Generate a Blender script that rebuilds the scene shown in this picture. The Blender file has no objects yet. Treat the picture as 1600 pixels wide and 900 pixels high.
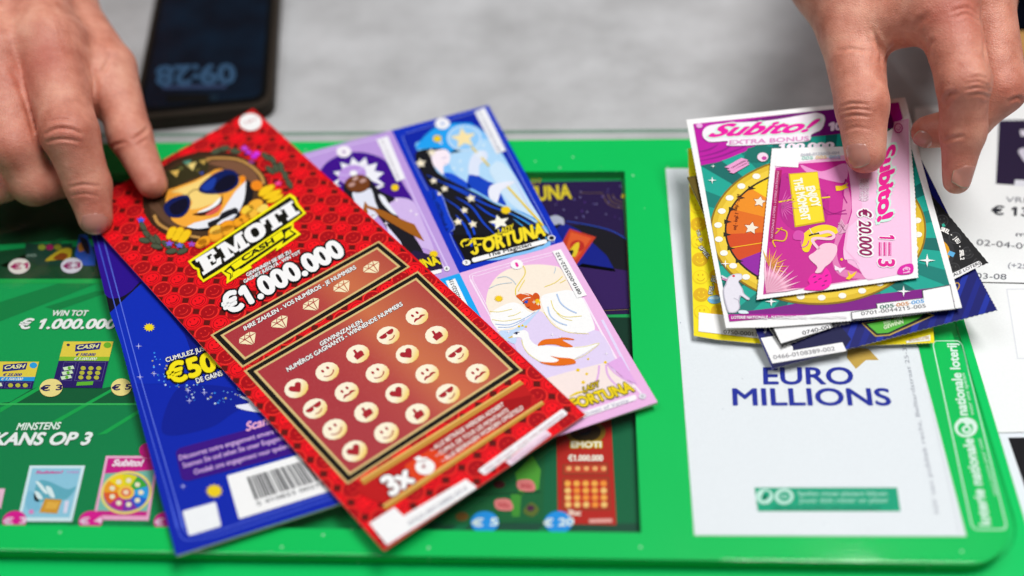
import bpy, bmesh, math, random
import numpy as np
from mathutils import Vector, Matrix
from mathutils.geometry import tessellate_polygon
random.seed(7)
SC = bpy.context.scene
COL = SC.collection

# ------------------------------------------------------------------ camera
FPX = 1700.0                       # focal length in pixels of the 1600 px wide photograph
CAM_Z = 0.3993                     # metres above the counter
d_ = np.array([95, 1961, -FPX]); d_ /= np.linalg.norm(d_)
l_ = np.array([1, 0, 95 / FPX]); l_ /= np.linalg.norm(l_)
u_ = np.cross(l_, d_)
MW = np.array([l_, d_, u_])        # camera axes -> world axes
CAM = np.array([0.0, 0.0, CAM_Z])
cd = bpy.data.cameras.new('camera'); co = bpy.data.objects.new('camera', cd); COL.objects.link(co)
co.matrix_world = Matrix(((*MW[0], CAM[0]), (*MW[1], CAM[1]), (*MW[2], CAM[2]), (0, 0, 0, 1)))
cd.sensor_width = 36.0; cd.lens = 36.0 * FPX / 1600.0
cd.clip_start = 0.01; cd.clip_end = 50
cd.dof.use_dof = True; cd.dof.focus_distance = 0.499; cd.dof.aperture_fstop = 2.35; cd.dof.aperture_blades = 9
SC.camera = co

# ------------------------------------------------------------------ light
w = bpy.data.worlds.new('World'); SC.world = w; w.use_nodes = True
wn = w.node_tree; bg = wn.nodes['Background']
tc = wn.nodes.new('ShaderNodeTexCoord'); sp = wn.nodes.new('ShaderNodeSeparateXYZ'); rp = wn.nodes.new('ShaderNodeValToRGB')
wn.links.new(tc.outputs['Generated'], sp.inputs[0]); wn.links.new(sp.outputs['Z'], rp.inputs[0]); wn.links.new(rp.outputs[0], bg.inputs[0])
e = rp.color_ramp.elements
e[0].position = 0.0; e[0].color = (0.24, 0.24, 0.26, 1)
e[1].position = 0.75; e[1].color = (0.80, 0.82, 0.86, 1)
bg.inputs[1].default_value = 0.15
def area(name, loc, target, sx, sy, power, col):
    ld = bpy.data.lights.new(name, 'AREA'); ld.shape = 'RECTANGLE'; ld.size = sx; ld.size_y = sy; ld.energy = power; ld.color = col
    o = bpy.data.objects.new(name, ld); COL.objects.link(o); o.location = loc
    o.rotation_euler = (Vector(target) - Vector(loc)).to_track_quat('-Z', 'Y').to_euler()
area('ceiling_panel_light', (0.42, 0.46, 1.55), (0.02, 0.36, 0), 0.9, 0.5, 24.5, (1.0, 0.985, 0.965))
area('ceiling_panel_light', (-0.75, 0.30, 1.7), (0, 0.36, 0), 0.9, 0.7, 7.5, (0.97, 0.985, 1.0))
SC.view_settings.view_transform = 'Standard'; SC.view_settings.look = 'None'
SC.view_settings.exposure = 0.0; SC.view_settings.gamma = 1.0
SC.render.engine = 'CYCLES'
try:
    SC.cycles.use_denoising = True; SC.cycles.max_bounces = 10; SC.cycles.transparent_max_bounces = 16
except Exception: pass

# ------------------------------------------------------------------ helpers
def ray(px, py):
    return MW @ np.array([px - 800.0, 450.0 - py, -FPX])
def U(px, py, z):
    r = ray(px, py); return CAM + r * ((z - CAM_Z) / r[2])
def lin(h):
    h = h.lstrip('#'); h = h if len(h) == 6 else ''.join(c + c for c in h); o = []
    for i in (0, 2, 4):
        c = int(h[i:i + 2], 16) / 255.0
        o.append(c / 12.92 if c <= 0.04045 else ((c + 0.055) / 1.055) ** 2.4)
    return (*o, 1.0)
MATS = {}
def new_mat(name):
    m = bpy.data.materials.new(name); m.use_nodes = True
    nt = m.node_tree; b = nt.nodes['Principled BSDF']; return m, nt, b
def mat(hexc, rough=0.45, spec=0.09, coat=0.0, grain=0.05, bump=0.0, scale=900.0):
    key = (hexc, rough, spec, coat, grain, bump)
    if key in MATS: return MATS[key]
    m, nt, b = new_mat('ink_' + hexc.lstrip('#'))
    c = lin(hexc); c = tuple(min(0.86, max(0.004, v)) for v in c[:3]) + (1,)
    geo = nt.nodes.new('ShaderNodeNewGeometry')
    nz = nt.nodes.new('ShaderNodeTexNoise'); nz.inputs['Scale'].default_value = scale; nz.inputs['Detail'].default_value = 3
    nt.links.new(geo.outputs['Position'], nz.inputs['Vector'])
    mx = nt.nodes.new('ShaderNodeMix'); mx.data_type = 'RGBA'
    mx.inputs['A'].default_value = tuple(v * (1 - grain) for v in c[:3]) + (1,)
    mx.inputs['B'].default_value = tuple(min(0.9, v * (1 + grain) + grain * 0.006) for v in c[:3]) + (1,)
    nt.links.new(nz.outputs['Fac'], mx.inputs['Factor']); nt.links.new(mx.outputs['Result'], b.inputs['Base Color'])
    b.inputs['Specular IOR Level'].default_value = spec; b.inputs['Coat Weight'].default_value = coat; b.inputs['Coat Roughness'].default_value = 0.12
    mr = nt.nodes.new('ShaderNodeMapRange'); n2 = nt.nodes.new('ShaderNodeTexNoise'); n2.inputs['Scale'].default_value = 60; n2.inputs['Detail'].default_value = 4
    nt.links.new(geo.outputs['Position'], n2.inputs['Vector']); nt.links.new(n2.outputs['Fac'], mr.inputs['Value'])
    mr.inputs['To Min'].default_value = rough - 0.06; mr.inputs['To Max'].default_value = rough + 0.08
    nt.links.new(mr.outputs['Result'], b.inputs['Roughness'])
    if bump:
        bp = nt.nodes.new('ShaderNodeBump'); bp.inputs['Strength'].default_value = bump; bp.inputs['Distance'].default_value = 0.0003
        nt.links.new(n2.outputs['Fac'], bp.inputs['Height']); nt.links.new(bp.outputs['Normal'], b.inputs['Normal'])
    MATS[key] = m; return m
def tag(o, label=None, cat=None, group=None, kind=None):
    if label: o['label'] = label
    if cat: o['category'] = cat
    if group: o['group'] = group
    if kind: o['kind'] = kind
    return o
def empty(name, loc, label, cat, group=None):
    o = bpy.data.objects.new(name, None); o.empty_display_size = 0.01; COL.objects.link(o); o.location = loc
    return tag(o, label, cat, group)
def mesh_obj(name, verts, faces, mats, idx=None, parent=None, smooth=False, origin=None):
    if origin is None:
        origin = np.array(parent.matrix_world.translation) if False else np.mean(np.asarray(verts), axis=0)
    origin = np.asarray(origin, float)
    me = bpy.data.meshes.new(name)
    me.from_pydata([tuple(np.asarray(v) - origin) for v in verts], [], faces)
    for m in mats: me.materials.append(m)
    if idx is not None: me.polygons.foreach_set('material_index', idx)
    if smooth: me.polygons.foreach_set('use_smooth', [True] * len(me.polygons))
    me.update()
    o = bpy.data.objects.new(name, me); COL.objects.link(o)
    if parent is not None:
        o.parent = parent; o.location = origin - np.array(WLOC(parent))
    else: o.location = origin
    return o
def WLOC(o):
    p = np.array(o.location)
    while o.parent is not None:
        o = o.parent; p = p + np.array(o.location)
    return p
def Z(pts, x0, y0, s):
    return [(x0 + x / s, y0 + y / s) for x, y in pts]
def spline(pts, closed=True, n=6):
    out = []; N = len(pts); P = [np.array(p, float) for p in pts]
    rng = range(N) if closed else range(N - 1)
    for i in rng:
        if closed: a, b, c, d = P[i - 1], P[i], P[(i + 1) % N], P[(i + 2) % N]
        else: a, b, c, d = P[max(i - 1, 0)], P[i], P[i + 1], P[min(i + 2, N - 1)]
        for k in range(n):
            t = k / n
            out.append(tuple(0.5 * ((2 * b) + (c - a) * t + (2 * a - 5 * b + 4 * c - d) * t * t + (3 * b - a - 3 * c + d) * t ** 3)))
    if not closed: out.append(tuple(P[-1]))
    return out
def perf(p, q, n, amp=1.2):
    p = np.array(p, float); q = np.array(q, float); t = q - p; nn = np.array([t[1], -t[0]]) / np.linalg.norm(t); out = []
    for i in range(n):
        out.append(tuple(p + t * i / n)); out.append(tuple(p + t * (i + 0.5) / n + nn * amp))
    return out
def quad_round(Q, r=0.08, n=5, ar=1.0):
    """rounded quad through bilinear map; Q = TL,TR,BR,BL; r as fraction of width, ar = width/height"""
    Q = [np.array(q, float) for q in Q]; rx, ry = r, r * ar; out = []
    for cx, cy, a0 in ((1 - rx, ry, -90), (1 - rx, 1 - ry, 0), (rx, 1 - ry, 90), (rx, ry, 180)):
        for k in range(n + 1):
            a = math.radians(a0 + 90 * k / n); u = cx + rx * math.cos(a); v = cy + ry * math.sin(a)
            out.append(tuple((Q[0] * (1 - u) + Q[1] * u) * (1 - v) + (Q[3] * (1 - u) + Q[2] * u) * v))
    return out
def bil(Q, u, v):
    Q = [np.array(q, float) for q in Q]
    return tuple((Q[0] * (1 - u) + Q[1] * u) * (1 - v) + (Q[3] * (1 - u) + Q[2] * u) * v)

class Plane:
    """a sheet lying in space: height z0 at pixel ref, slopes gx, gy; optional curl beyond a line"""
    def __init__(s, ref, z0, gx=0, gy=0, bends=()):
        s.p0 = U(*ref, z0); n = np.array([-gx, -gy, 1.0]); s.n = n / np.linalg.norm(n)
        a = np.array([1, 0, gx]); s.ex = a / np.linalg.norm(a); s.ey = np.cross(s.n, s.ex)
        s.bends = []
        for a, b, k, m in bends:              # pixel line a->b, curl grows to the right of it (metres)
            A, B = s.flat(*a), s.flat(*b); t = B - A; t /= np.linalg.norm(t); s.bends.append((A, np.array([-t[1], t[0]]), k, m))
    def flat(s, px, py, off=0.0):
        r = ray(px, py); p = CAM + r * ((s.p0 + s.n * off - CAM) @ s.n) / (r @ s.n)
        q = p - s.p0; return np.array([q @ s.ex, q @ s.ey])
    def disp(s, q):
        d = 0.0
        for A, nn, k, m in s.bends:
            t = (q - A) @ nn
            if t > 0: d += k * min(t, m) ** 2 + 2 * k * m * max(0, t - m)
        return d
    def hit(s, px, py):
        q = s.flat(px, py)
        if s.bends:
            for _ in range(8): q = s.flat(px, py, s.disp(q))
        return q
    def pos(s, q, off=0.0):
        return s.p0 + s.ex * q[0] + s.ey * q[1] + s.n * (s.disp(q) + off)
def clip_half(poly, A, nn, t0):
    out = []
    for i in range(len(poly)):
        p, q = poly[i], poly[(i + 1) % len(poly)]; a = (p - A) @ nn - t0; b = (q - A) @ nn - t0
        if a >= 0: out.append(p)
        if (a < 0) != (b < 0): out.append(p + (q - p) * (a / (a - b)))
    return out
def clip_convex(poly, quad):
    c = sum(quad) / len(quad)
    for i in range(len(quad)):
        a, b = quad[i], quad[(i + 1) % len(quad)]; t = b - a; nn = np.array([t[1], -t[0]])
        if (c - a) @ nn < 0: nn = -nn
        poly = clip_half(poly, a, nn, 0)
        if len(poly) < 3: return []
    return poly
_TX = {}
def text_geo(s, off, shear=0.0):
    k = (s, off, shear)
    if k not in _TX:
        cu = bpy.data.curves.new('lettering', 'FONT'); cu.body = s; cu.offset = off; cu.shear = shear; cu.resolution_u = 4
        o = bpy.data.objects.new('lettering', cu); me = bpy.data.meshes.new_from_object(o)
        V = np.array([v.co[:2] for v in me.vertices]) if len(me.vertices) else np.zeros((0, 2))
        F = []
        for p in me.polygons:
            f = list(p.vertices)
            if len(f) == 3: F.append(f)
            else: F += [[f[i] for i in t_] for t_ in tessellate_polygon([[Vector((*V[i], 0)) for i in f]])]
        for i, ch in enumerate(s):            # the built-in 1 is a plain bar: give it its flag
            if ch != '1': continue
            cu.body = s[:i + 1]; cu.shear = 0.0; m3 = bpy.data.meshes.new_from_object(o); xr = max(v.co.x for v in m3.vertices); bpy.data.meshes.remove(m3)
            q = np.array([(xr - .098, .682), (xr - .098, .53), (xr - .23, .45), (xr - .23, .565)]); q[:, 0] += shear * q[:, 1]
            n0 = len(V); V = np.vstack([V, q]); F += [[n0, n0 + 2, n0 + 1], [n0, n0 + 3, n0 + 2]]
        bpy.data.objects.remove(o); bpy.data.curves.remove(cu); bpy.data.meshes.remove(me)
        _TX[k] = (V, F)
    return _TX[k]
LAYER = 4.5e-5
class Art:
    def __init__(s, plane, base=0):
        s.P = plane; s.V = []; s.F = []; s.I = []; s.M = []; s.base = base; s.clip = None
    def mi(s, c, **k):
        m = c if not isinstance(c, str) else mat(c, **k)
        if m not in s.M: s.M.append(m)
        return s.M.index(m)
    def emit(s, qpoly, off, mi):
        """qpoly: convex polygon in sheet coordinates"""
        if s.clip is not None:
            qpoly = clip_convex(qpoly, s.clip)
            if len(qpoly) < 3: return
        pieces = [qpoly]
        for A, nn, k, m in s.P.bends:
            nxt = []
            for pc in pieces:
                t = [(p - A) @ nn for p in pc]
                if max(t) <= 0: nxt.append(pc); continue
                step = m / 8; cur = pc
                for j in range(0, 9):
                    t0 = step * j; lo = clip_half(cur, A, -nn, -t0); cur = clip_half(cur, A, nn, t0)
                    if len(lo) >= 3: nxt.append(lo)
                    if len(cur) < 3: break
                if len(cur) >= 3: nxt.append(cur)
            pieces = nxt
        for pc in pieces:
            i0 = len(s.V)
            area2 = sum(pc[i][0] * pc[(i + 1) % len(pc)][1] - pc[(i + 1) % len(pc)][0] * pc[i][1] for i in range(len(pc)))
            if abs(area2) < 1e-12: continue
            if area2 < 0: pc = pc[::-1]
            s.V += [s.P.pos(q, off) for q in pc]; s.F.append(list(range(i0, i0 + len(pc)))); s.I.append(mi)
    def qpoly(s, Q, c, L, **k):
        mi = s.mi(c, **k); off = (L + s.base) * LAYER
        tri = tessellate_polygon([[Vector((q[0], q[1], 0)) for q in Q]])
        for t in tri: s.emit([np.array(Q[i]) for i in t], off, mi)
    def poly(s, pts, c, L, **k):
        s.qpoly([s.P.hit(*p) for p in pts], c, L, **k)
    def blob(s, pts, c, L, **k):
        s.poly(spline(pts), c, L, **k)
    def ell(s, cx, cy, rx, ry, c, L, rot=0, n=28, **k):
        r = math.radians(rot); pts = []
        for i in range(n):
            a = 2 * math.pi * i / n; x, y = rx * math.cos(a), ry * math.sin(a)
            pts.append((cx + x * math.cos(r) - y * math.sin(r), cy + x * math.sin(r) + y * math.cos(r)))
        s.poly(pts, c, L, **k)
    def star(s, cx, cy, rx, ry, c, L, n=5, inner=0.45, rot=-90, **k):
        pts = []
        for i in range(2 * n):
            a = math.radians(rot + 180.0 * i / n); f = 1 if i % 2 == 0 else inner
            pts.append((cx + rx * f * math.cos(a), cy + ry * f * math.sin(a)))
        s.poly(pts, c, L, **k)
    def line(s, pts, wd, c, L, closed=False, taper=False, **k):
        """stroke of width wd pixels measured on the sheet at its first point"""
        Q = [s.P.hit(*p) for p in pts]
        if closed: Q.append(Q[0])
        a = s.P.hit(pts[0][0] + 1, pts[0][1]); px = np.linalg.norm(a - Q[0]); h = wd * px / 2
        mi = s.mi(c, **k); off = (L + s.base) * LAYER; N = len(Q); L_, R_ = [], []
        for i in range(N):
            if closed and i in (0, N - 1): t = Q[1] - Q[0]; t2 = Q[-1] - Q[-2]
            else: t = Q[min(i + 1, N - 1)] - Q[i] if i < N - 1 else Q[i] - Q[i - 1]; t2 = Q[i] - Q[i - 1] if i > 0 else t
            t = t / (np.linalg.norm(t) + 1e-12); t2 = t2 / (np.linalg.norm(t2) + 1e-12); b = t + t2; b /= (np.linalg.norm(b) + 1e-9)
            nn = np.array([-b[1], b[0]]); cs = max(0.45, nn @ np.array([-t[1], t[0]])); hh = h / cs
            if taper: hh *= math.sin(math.pi * (0.08 + 0.84 * i / (N - 1)))
            L_.append(Q[i] + nn * hh); R_.append(Q[i] - nn * hh)
        for i in range(N - 1): s.emit([L_[i], R_[i], R_[i + 1], L_[i + 1]], off, mi)
    def curve(s, pts, wd, c, L, **k): s.line(spline(pts, False), wd, c, L, **k)
    def text(s, t, p0, p1, p2, c, L, off=0.012, outline=None, ow=0.05, shear=0.0, **k):
        """baseline p0->p1 (pixels), p2 = top-left of the capitals"""
        A, B, T = s.P.hit(*p0), s.P.hit(*p1), s.P.hit(*p2)
        V0, _ = text_geo(t, 0.0, shear); x0, x1 = V0[:, 0].min(), V0[:, 0].max()
        V, F = text_geo(t, 0.0, shear)
        for o_, col, l2 in ([(off + ow, outline, L)] if outline else []) + [(off, c, L + 1)]:
            mi = s.mi(col, **k); z = (l2 + s.base) * LAYER
            sh = [(0, 0)] + ([(o_ * math.cos(t_), o_ * math.sin(t_)) for t_ in np.arange(8) * math.pi / 4] if o_ > 0.008 else [])
            if o_ > 0.09: sh += [(o_ * .5 * math.cos(t_), o_ * .5 * math.sin(t_)) for t_ in np.arange(4) * math.pi / 2]
            for n_, (dx, dy) in enumerate(sh):
                Q = A + np.outer((V[:, 0] + dx - x0) / (x1 - x0), B - A) + np.outer((V[:, 1] + dy) / 0.71, T - A)
                zz_ = z + n_ * 2.5e-6
                if s.clip is None and not s.P.bends:
                    i0 = len(s.V); W = s.P.p0 + np.outer(Q[:, 0], s.P.ex) + np.outer(Q[:, 1], s.P.ey) + s.P.n * zz_
                    s.V += list(W); s.F += [[i0 + i for i in f] for f in F]; s.I += [mi] * len(F); continue
                for f in F: s.emit([Q[i] for i in f], zz_, mi)
    def build(s, name, parent):
        return mesh_obj(name, s.V, s.F, s.M, s.I, parent)
def card(name, P, outline, face, thick, parent, edge='#e9e6e2', **k):
    """the paper body: printed face, pale cut edges and back"""
    a = Art(P, 0); Q = [P.hit(*p) for p in outline]
    a.qpoly(Q, face, 0, **k)
    mi = a.mi(edge, rough=0.6); N = len(Q); top = [P.pos(q, -2e-6) for q in Q]; bot = [P.pos(q, -thick) for q in Q]
    sg = sum(Q[i][0] * Q[(i + 1) % N][1] - Q[(i + 1) % N][0] * Q[i][1] for i in range(N))
    i0 = len(a.V); a.V += top + bot
    for i in range(N):
        j = (i + 1) % N; f = [i0 + i, i0 + N + i, i0 + N + j, i0 + j]
        a.F.append(f if sg > 0 else f[::-1]); a.I.append(mi)
    for t in tessellate_polygon([[Vector((q[0], q[1], 0)) for q in Q]]):
        a.emit([np.array(Q[i]) for i in t], -thick, mi)
    return a.build(name, parent)
def slab(name, outline_xy, z0, z1, m, parent=None, bevel=0.0, seg=2, holes=()):
    bm = bmesh.new(); vs = [bm.verts.new((x, y, z1)) for x, y in outline_xy]
    if not holes:
        f = bm.faces.new(vs)
    else:
        loops = [[Vector((x, y, z1)) for x, y in outline_xy]] + [[Vector((x, y, z1)) for x, y in h] for h in holes]
        allv = list(vs)
        for h in holes: allv += [bm.verts.new((x, y, z1)) for x, y in h]
        for t in tessellate_polygon(loops):
            try: bm.faces.new([allv[i] for i in t])
            except ValueError: pass
        bmesh.ops.dissolve_limit(bm, angle_limit=0.01, verts=bm.verts[:], edges=bm.edges[:])
    bmesh.ops.recalc_face_normals(bm, faces=bm.faces[:])
    if bm.faces[:][0].normal.z < 0: bmesh.ops.reverse_faces(bm, faces=bm.faces[:])
    r = bmesh.ops.extrude_face_region(bm, geom=bm.faces[:])
    bmesh.ops.translate(bm, verts=[v for v in r['geom'] if isinstance(v, bmesh.types.BMVert)], vec=(0, 0, z0 - z1))
    bmesh.ops.recalc_face_normals(bm, faces=bm.faces[:])
    if bevel:
        ed = [e for e in bm.edges if len(e.link_faces) == 2 and e.calc_face_angle(0) > 1.0 and abs(e.verts[0].co.z - e.verts[1].co.z) < 1e-6]
        bmesh.ops.bevel(bm, geom=ed, offset=bevel, segments=seg, affect='EDGES', profile=0.6)
    V = [np.array(v.co) for v in bm.verts]; bm.verts.index_update(); F = [[v.index for v in f.verts] for f in bm.faces]; bm.free()
    o = mesh_obj(name, V, F, [m], None, parent)
    return o
def rrect(x0, y0, x1, y1, r, n=8):
    out = []
    for cx, cy, a0 in ((x1 - r, y0 + r, -90), (x1 - r, y1 - r, 0), (x0 + r, y1 - r, 90), (x0 + r, y0 + r, 180)):
        for k in range(n + 1):
            a = math.radians(a0 + 90 * k / n); out.append((cx + r * math.cos(a), cy + r * math.sin(a)))
    return out
WHITE = '#f1f2f4'; BLACK = '#141214'

# ================================================================== the setting
def counter_mat():
    m, nt, b = new_mat('worn_grey_counter')
    geo = nt.nodes.new('ShaderNodeNewGeometry')
    mp = nt.nodes.new('ShaderNodeMapping'); mp.inputs['Scale'].default_value = (11, 13, 11); nt.links.new(geo.outputs['Position'], mp.inputs[0])
    n1 = nt.nodes.new('ShaderNodeTexNoise'); n1.inputs['Scale'].default_value = 1.6; n1.inputs['Detail'].default_value = 8; n1.inputs['Roughness'].default_value = 0.62
    nt.links.new(mp.outputs[0], n1.inputs['Vector'])
    r = nt.nodes.new('ShaderNodeValToRGB'); r.color_ramp.elements[0].position = 0.28; r.color_ramp.elements[0].color = (0.36, 0.36, 0.365, 1)
    r.color_ramp.elements[1].position = 0.72; r.color_ramp.elements[1].color = (0.57, 0.575, 0.59, 1)
    nt.links.new(n1.outputs['Fac'], r.inputs[0]); nt.links.new(r.outputs[0], b.inputs['Base Color'])
    b.inputs['Roughness'].default_value = 0.38
    bp = nt.nodes.new('ShaderNodeBump'); bp.inputs['Strength'].default_value = 0.15; bp.inputs['Distance'].default_value = 0.0005
    nt.links.new(n1.outputs['Fac'], bp.inputs['Height']); nt.links.new(bp.outputs[0], b.inputs['Normal'])
    return m
ct = slab('counter', [(-0.9, -0.15), (0.9, -0.15), (0.9, 1.25), (-0.9, 1.25)], -0.03, 0.0, counter_mat())
tag(ct, kind='structure')

# ------------------------------------------------------------------ green display tray
ZG = 0.011; ZT = 0.0141
GREEN = mat('#00c462', rough=0.30, grain=0.03)
def speck_green():
    m, nt, b = new_mat('green_frame_with_paint_specks')
    geo = nt.nodes.new('ShaderNodeNewGeometry')
    vo = nt.nodes.new('ShaderNodeTexVoronoi'); vo.inputs['Scale'].default_value = 150; vo.inputs['Randomness'].default_value = 1
    nt.links.new(geo.outputs['Position'], vo.inputs['Vector'])
    n = nt.nodes.new('ShaderNodeTexNoise'); n.inputs['Scale'].default_value = 14; n.inputs['Detail'].default_value = 6
    nt.links.new(geo.outputs['Position'], n.inputs['Vector'])
    lt = nt.nodes.new('ShaderNodeMath'); lt.operation = 'LESS_THAN'; lt.inputs[1].default_value = 0.085; nt.links.new(vo.outputs['Distance'], lt.inputs[0])
    gt = nt.nodes.new('ShaderNodeMath'); gt.operation = 'GREATER_THAN'; gt.inputs[1].default_value = 0.52; nt.links.new(n.outputs['Fac'], gt.inputs[0])
    mu = nt.nodes.new('ShaderNodeMath'); mu.operation = 'MULTIPLY'; nt.links.new(lt.outputs[0], mu.inputs[0]); nt.links.new(gt.outputs[0], mu.inputs[1])
    c2 = nt.nodes.new('ShaderNodeMix'); c2.data_type = 'RGBA'; c2.inputs['A'].default_value = lin('#00bb55'); c2.inputs['B'].default_value = lin('#00c35e')
    nt.links.new(n.outputs['Fac'], c2.inputs['Factor'])
    mx = nt.nodes.new('ShaderNodeMix'); mx.data_type = 'RGBA'; mx.inputs['B'].default_value = lin('#9fd9b4')
    nt.links.new(c2.outputs['Result'], mx.inputs['A']); nt.links.new(mu.outputs[0], mx.inputs['Factor']); nt.links.new(mx.outputs['Result'], b.inputs['Base Color'])
    b.inputs['Roughness'].default_value = 0.45; b.inputs['Specular IOR Level'].default_value = 0.10
    return m
FRAME_GREEN = speck_green()
def acrylic(side=False):
    m, nt, b = new_mat('clear_acrylic_edge' if side else 'clear_acrylic')
    nt.nodes.remove(b); out = nt.nodes['Material Output']
    tr = nt.nodes.new('ShaderNodeBsdfTransparent'); gl = nt.nodes.new('ShaderNodeBsdfGlossy'); gl.inputs['Roughness'].default_value = 0.07
    tr.inputs[0].default_value = (0.42, 0.62, 0.50, 1) if side else (0.99, 0.995, 0.99, 1)
    fr = nt.nodes.new('ShaderNodeFresnel'); fr.inputs['IOR'].default_value = 1.46
    ge = nt.nodes.new('ShaderNodeNewGeometry'); inv = nt.nodes.new('ShaderNodeMath'); inv.operation = 'SUBTRACT'; inv.inputs[0].default_value = 1; nt.links.new(ge.outputs['Backfacing'], inv.inputs[1])
    mu = nt.nodes.new('ShaderNodeMath'); mu.operation = 'MULTIPLY'; nt.links.new(fr.outputs[0], mu.inputs[0]); nt.links.new(inv.outputs[0], mu.inputs[1])
    nz = nt.nodes.new('ShaderNodeTexNoise'); nz.inputs['Scale'].default_value = 22; nz.inputs['Detail'].default_value = 7
    nt.links.new(ge.outputs['Position'], nz.inputs['Vector'])
    mr = nt.nodes.new('ShaderNodeMapRange'); mr.inputs['From Min'].default_value = 0.35; mr.inputs['From Max'].default_value = 0.75; mr.inputs['To Min'].default_value = 0.03; mr.inputs['To Max'].default_value = 0.13
    nt.links.new(nz.outputs['Fac'], mr.inputs['Value']); nt.links.new(mr.outputs[0], gl.inputs['Roughness'])
    ms = nt.nodes.new('ShaderNodeMixShader'); nt.links.new(mu.outputs[0], ms.inputs[0]); nt.links.new(tr.outputs[0], ms.inputs[1]); nt.links.new(gl.outputs[0], ms.inputs[2])
    nt.links.new(ms.outputs[0], out.inputs['Surface']); return m
xr_top = 0.5 * (U(1517, 560, ZT)[0] + U(1574, 787, ZT)[0]); xr_base = 0.5 * (U(1532, 560, 0.0036)[0] + U(1593, 806, 0.0036)[0])
yb = U(800, 203, ZT)[1]; yf = U(800, 871, ZT)[1]; yg = U(800, 219, ZG)[1]
tray = empty('display_tray', (-0.05, 0.33, 0), 'bright green display tray under a clear acrylic cover', 'display tray')
XL = -0.42
slab('base_plate', rrect(XL - 0.004, yf - 0.016, xr_base, yg + 0.002, 0.022), 0.0, 0.0036, GREEN, tray, 0.0008)
slab('spacer', rrect(XL + 0.004, yf + 0.004, xr_top - 0.006, yg - 0.004, 0.018), 0.0036, 0.0050, mat('#0b5a34', rough=0.5), tray)
wl, wr = U(975, 268, ZG)[0], 0.5 * (U(975, 268, ZG)[0] + U(1003, 830, ZG)[0]); wt, wb = U(900, 268, ZG)[1], U(900, 831, ZG)[1]
HOLE = [(-0.395, wb), (wr, wb), (wr, wt), (-0.395, wt)]
slab('frame', rrect(XL, yf + 0.0015, xr_top - 0.002, yg, 0.019), 0.0050, ZG, FRAME_GREEN, tray, 0.0, holes=[HOLE])
cov = slab('cover_plate', rrect(XL, yf, xr_top, yb, 0.020), ZG + 0.0004, ZT, acrylic(), tray, 0.0006)
cov.data.materials.append(acrylic(True))
for p in cov.data.polygons:
    if abs(p.normal.z) < 0.35: p.material_index = 1

def flat(z): return Plane((800, 450), z)
PG = flat(ZG)
a = Art(PG, 1)
z3 = lambda *p: Z(p, 1030, 520, 2.3684)
a.line(quad_round(z3((1010, 30), (1118, 30), (1288, 728), (1160, 728)), 0.16, 5, 0.2), 2.0, '#c8efd8', 0, closed=True)
t3 = lambda a_, s, p0, p1, p2, c, L, **k: a_.text(s, *z3(p0, p1, p2), c, L, **k)
t3(a, 'nationale loterij', (1141, 305), (1098, 40), (1103, 305), '#d8f3e4', 0, off=0.035)
t3(a, 'voor ons spelen', (1165, 305), (1130, 150), (1150, 305), '#bfe9d0', 0, off=0.01)
t3(a, 'loterie nationale', (1226, 712), (1160, 392), (1184, 712), '#d8f3e4', 0, off=0.035)
t3(a, 'nous jouons pour vous', (1250, 600), (1190, 392), (1234, 600), '#bfe9d0', 0, off=0.01)
c = z3((1135, 350))[0]; a.ell(c[0], c[1], 18, 15.5, '#d8f3e4', 0)
a.ell(c[0] - 1, c[1] + 1.5, 12, 10, '#00b95a', 1); a.ell(c[0] + 1, c[1] + 3.5, 7.5, 6.5, '#d8f3e4', 2); a.ell(c[0] + 1, c[1] + 3.5, 3.6, 3, '#00b95a', 3)
a.poly(z3((1108, 318), (1140, 312), (1165, 330), (1140, 345)), '#d8f3e4', 2)
a.build('printed_lettering', tray)

# ------------------------------------------------------------------ white draw-game leaflet under the cover
leaf = empty('leaflet', U(1250, 600, ZG), 'white EURO MILLIONS leaflet under the clear tray cover', 'leaflet')
x0, x1 = U(1040, 263, ZG)[0], U(1510, 838, ZG)[0]; y1, y0 = U(1040, 263, ZG)[1], U(1085, 836, ZG)[1]
PLf = flat(ZG + 0.00028)
a = card('sheet', PLf, [(1040, 263), (1085, 836.5), (1510, 838), (1362, 263)], '#e4e8ee', 0.0002, leaf)
a = Art(PLf, 1)
t3(a, 'EURO', (388, 190), (718, 190), (386, 127), '#22309b', 0, off=0.022)
t3(a, 'MILLIONS', (275, 268), (858, 268), (272, 205), '#22309b', 0, off=0.022)
a.build('title_lettering', leaf)
a = Art(PLf, 1)
a.poly(z3((694, 92), (728, 134), (765, 101), (813, 101), (775, 60), (700, 50)), '#c3a14c', 0)
a.poly(z3((352, 573), (880, 573), (893, 661), (365, 661)), '#17a27c', 0)
a.ell(*z3((390, 606))[0], 13.5, 12, '#bfe6da', 1); a.ell(*z3((396, 600))[0], 6, 6, '#17a27c', 2); a.ell(*z3((388, 612))[0], 5, 4, '#17a27c', 2)
a.ell(*z3((462, 606))[0], 15, 12.5, '#bfe6da', 1); a.ell(*z3((463, 606))[0], 9.5, 7.5, '#17a27c', 2); t3(a, '18+', (446, 613), (480, 613), (446, 600), '#bfe6da', 3)
t3(a, 'Spelen moet plezant blijven', (514, 603), (845, 603), (512, 586), '#a7ddcb', 1, off=0.01)
t3(a, 'Jouer doit rester un plaisir', (518, 628), (850, 628), (516, 611), '#a7ddcb', 1, off=0.01)
t3(a, 'Spiel muss ein Spass bleiben, spiele verantwortungsvoll', (425, 655), (815, 655), (424, 641), '#0c7d5f', 1)
t3(a, 'NV van publiek recht, Belliardstraat 25-33', (1036, 668), (912, 40), (1018, 668), '#9a9daa', 0, off=0.0)
a.line(z3((958, 50), (1112, 748)), 0.9, '#c9ccd3', 0)
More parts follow.
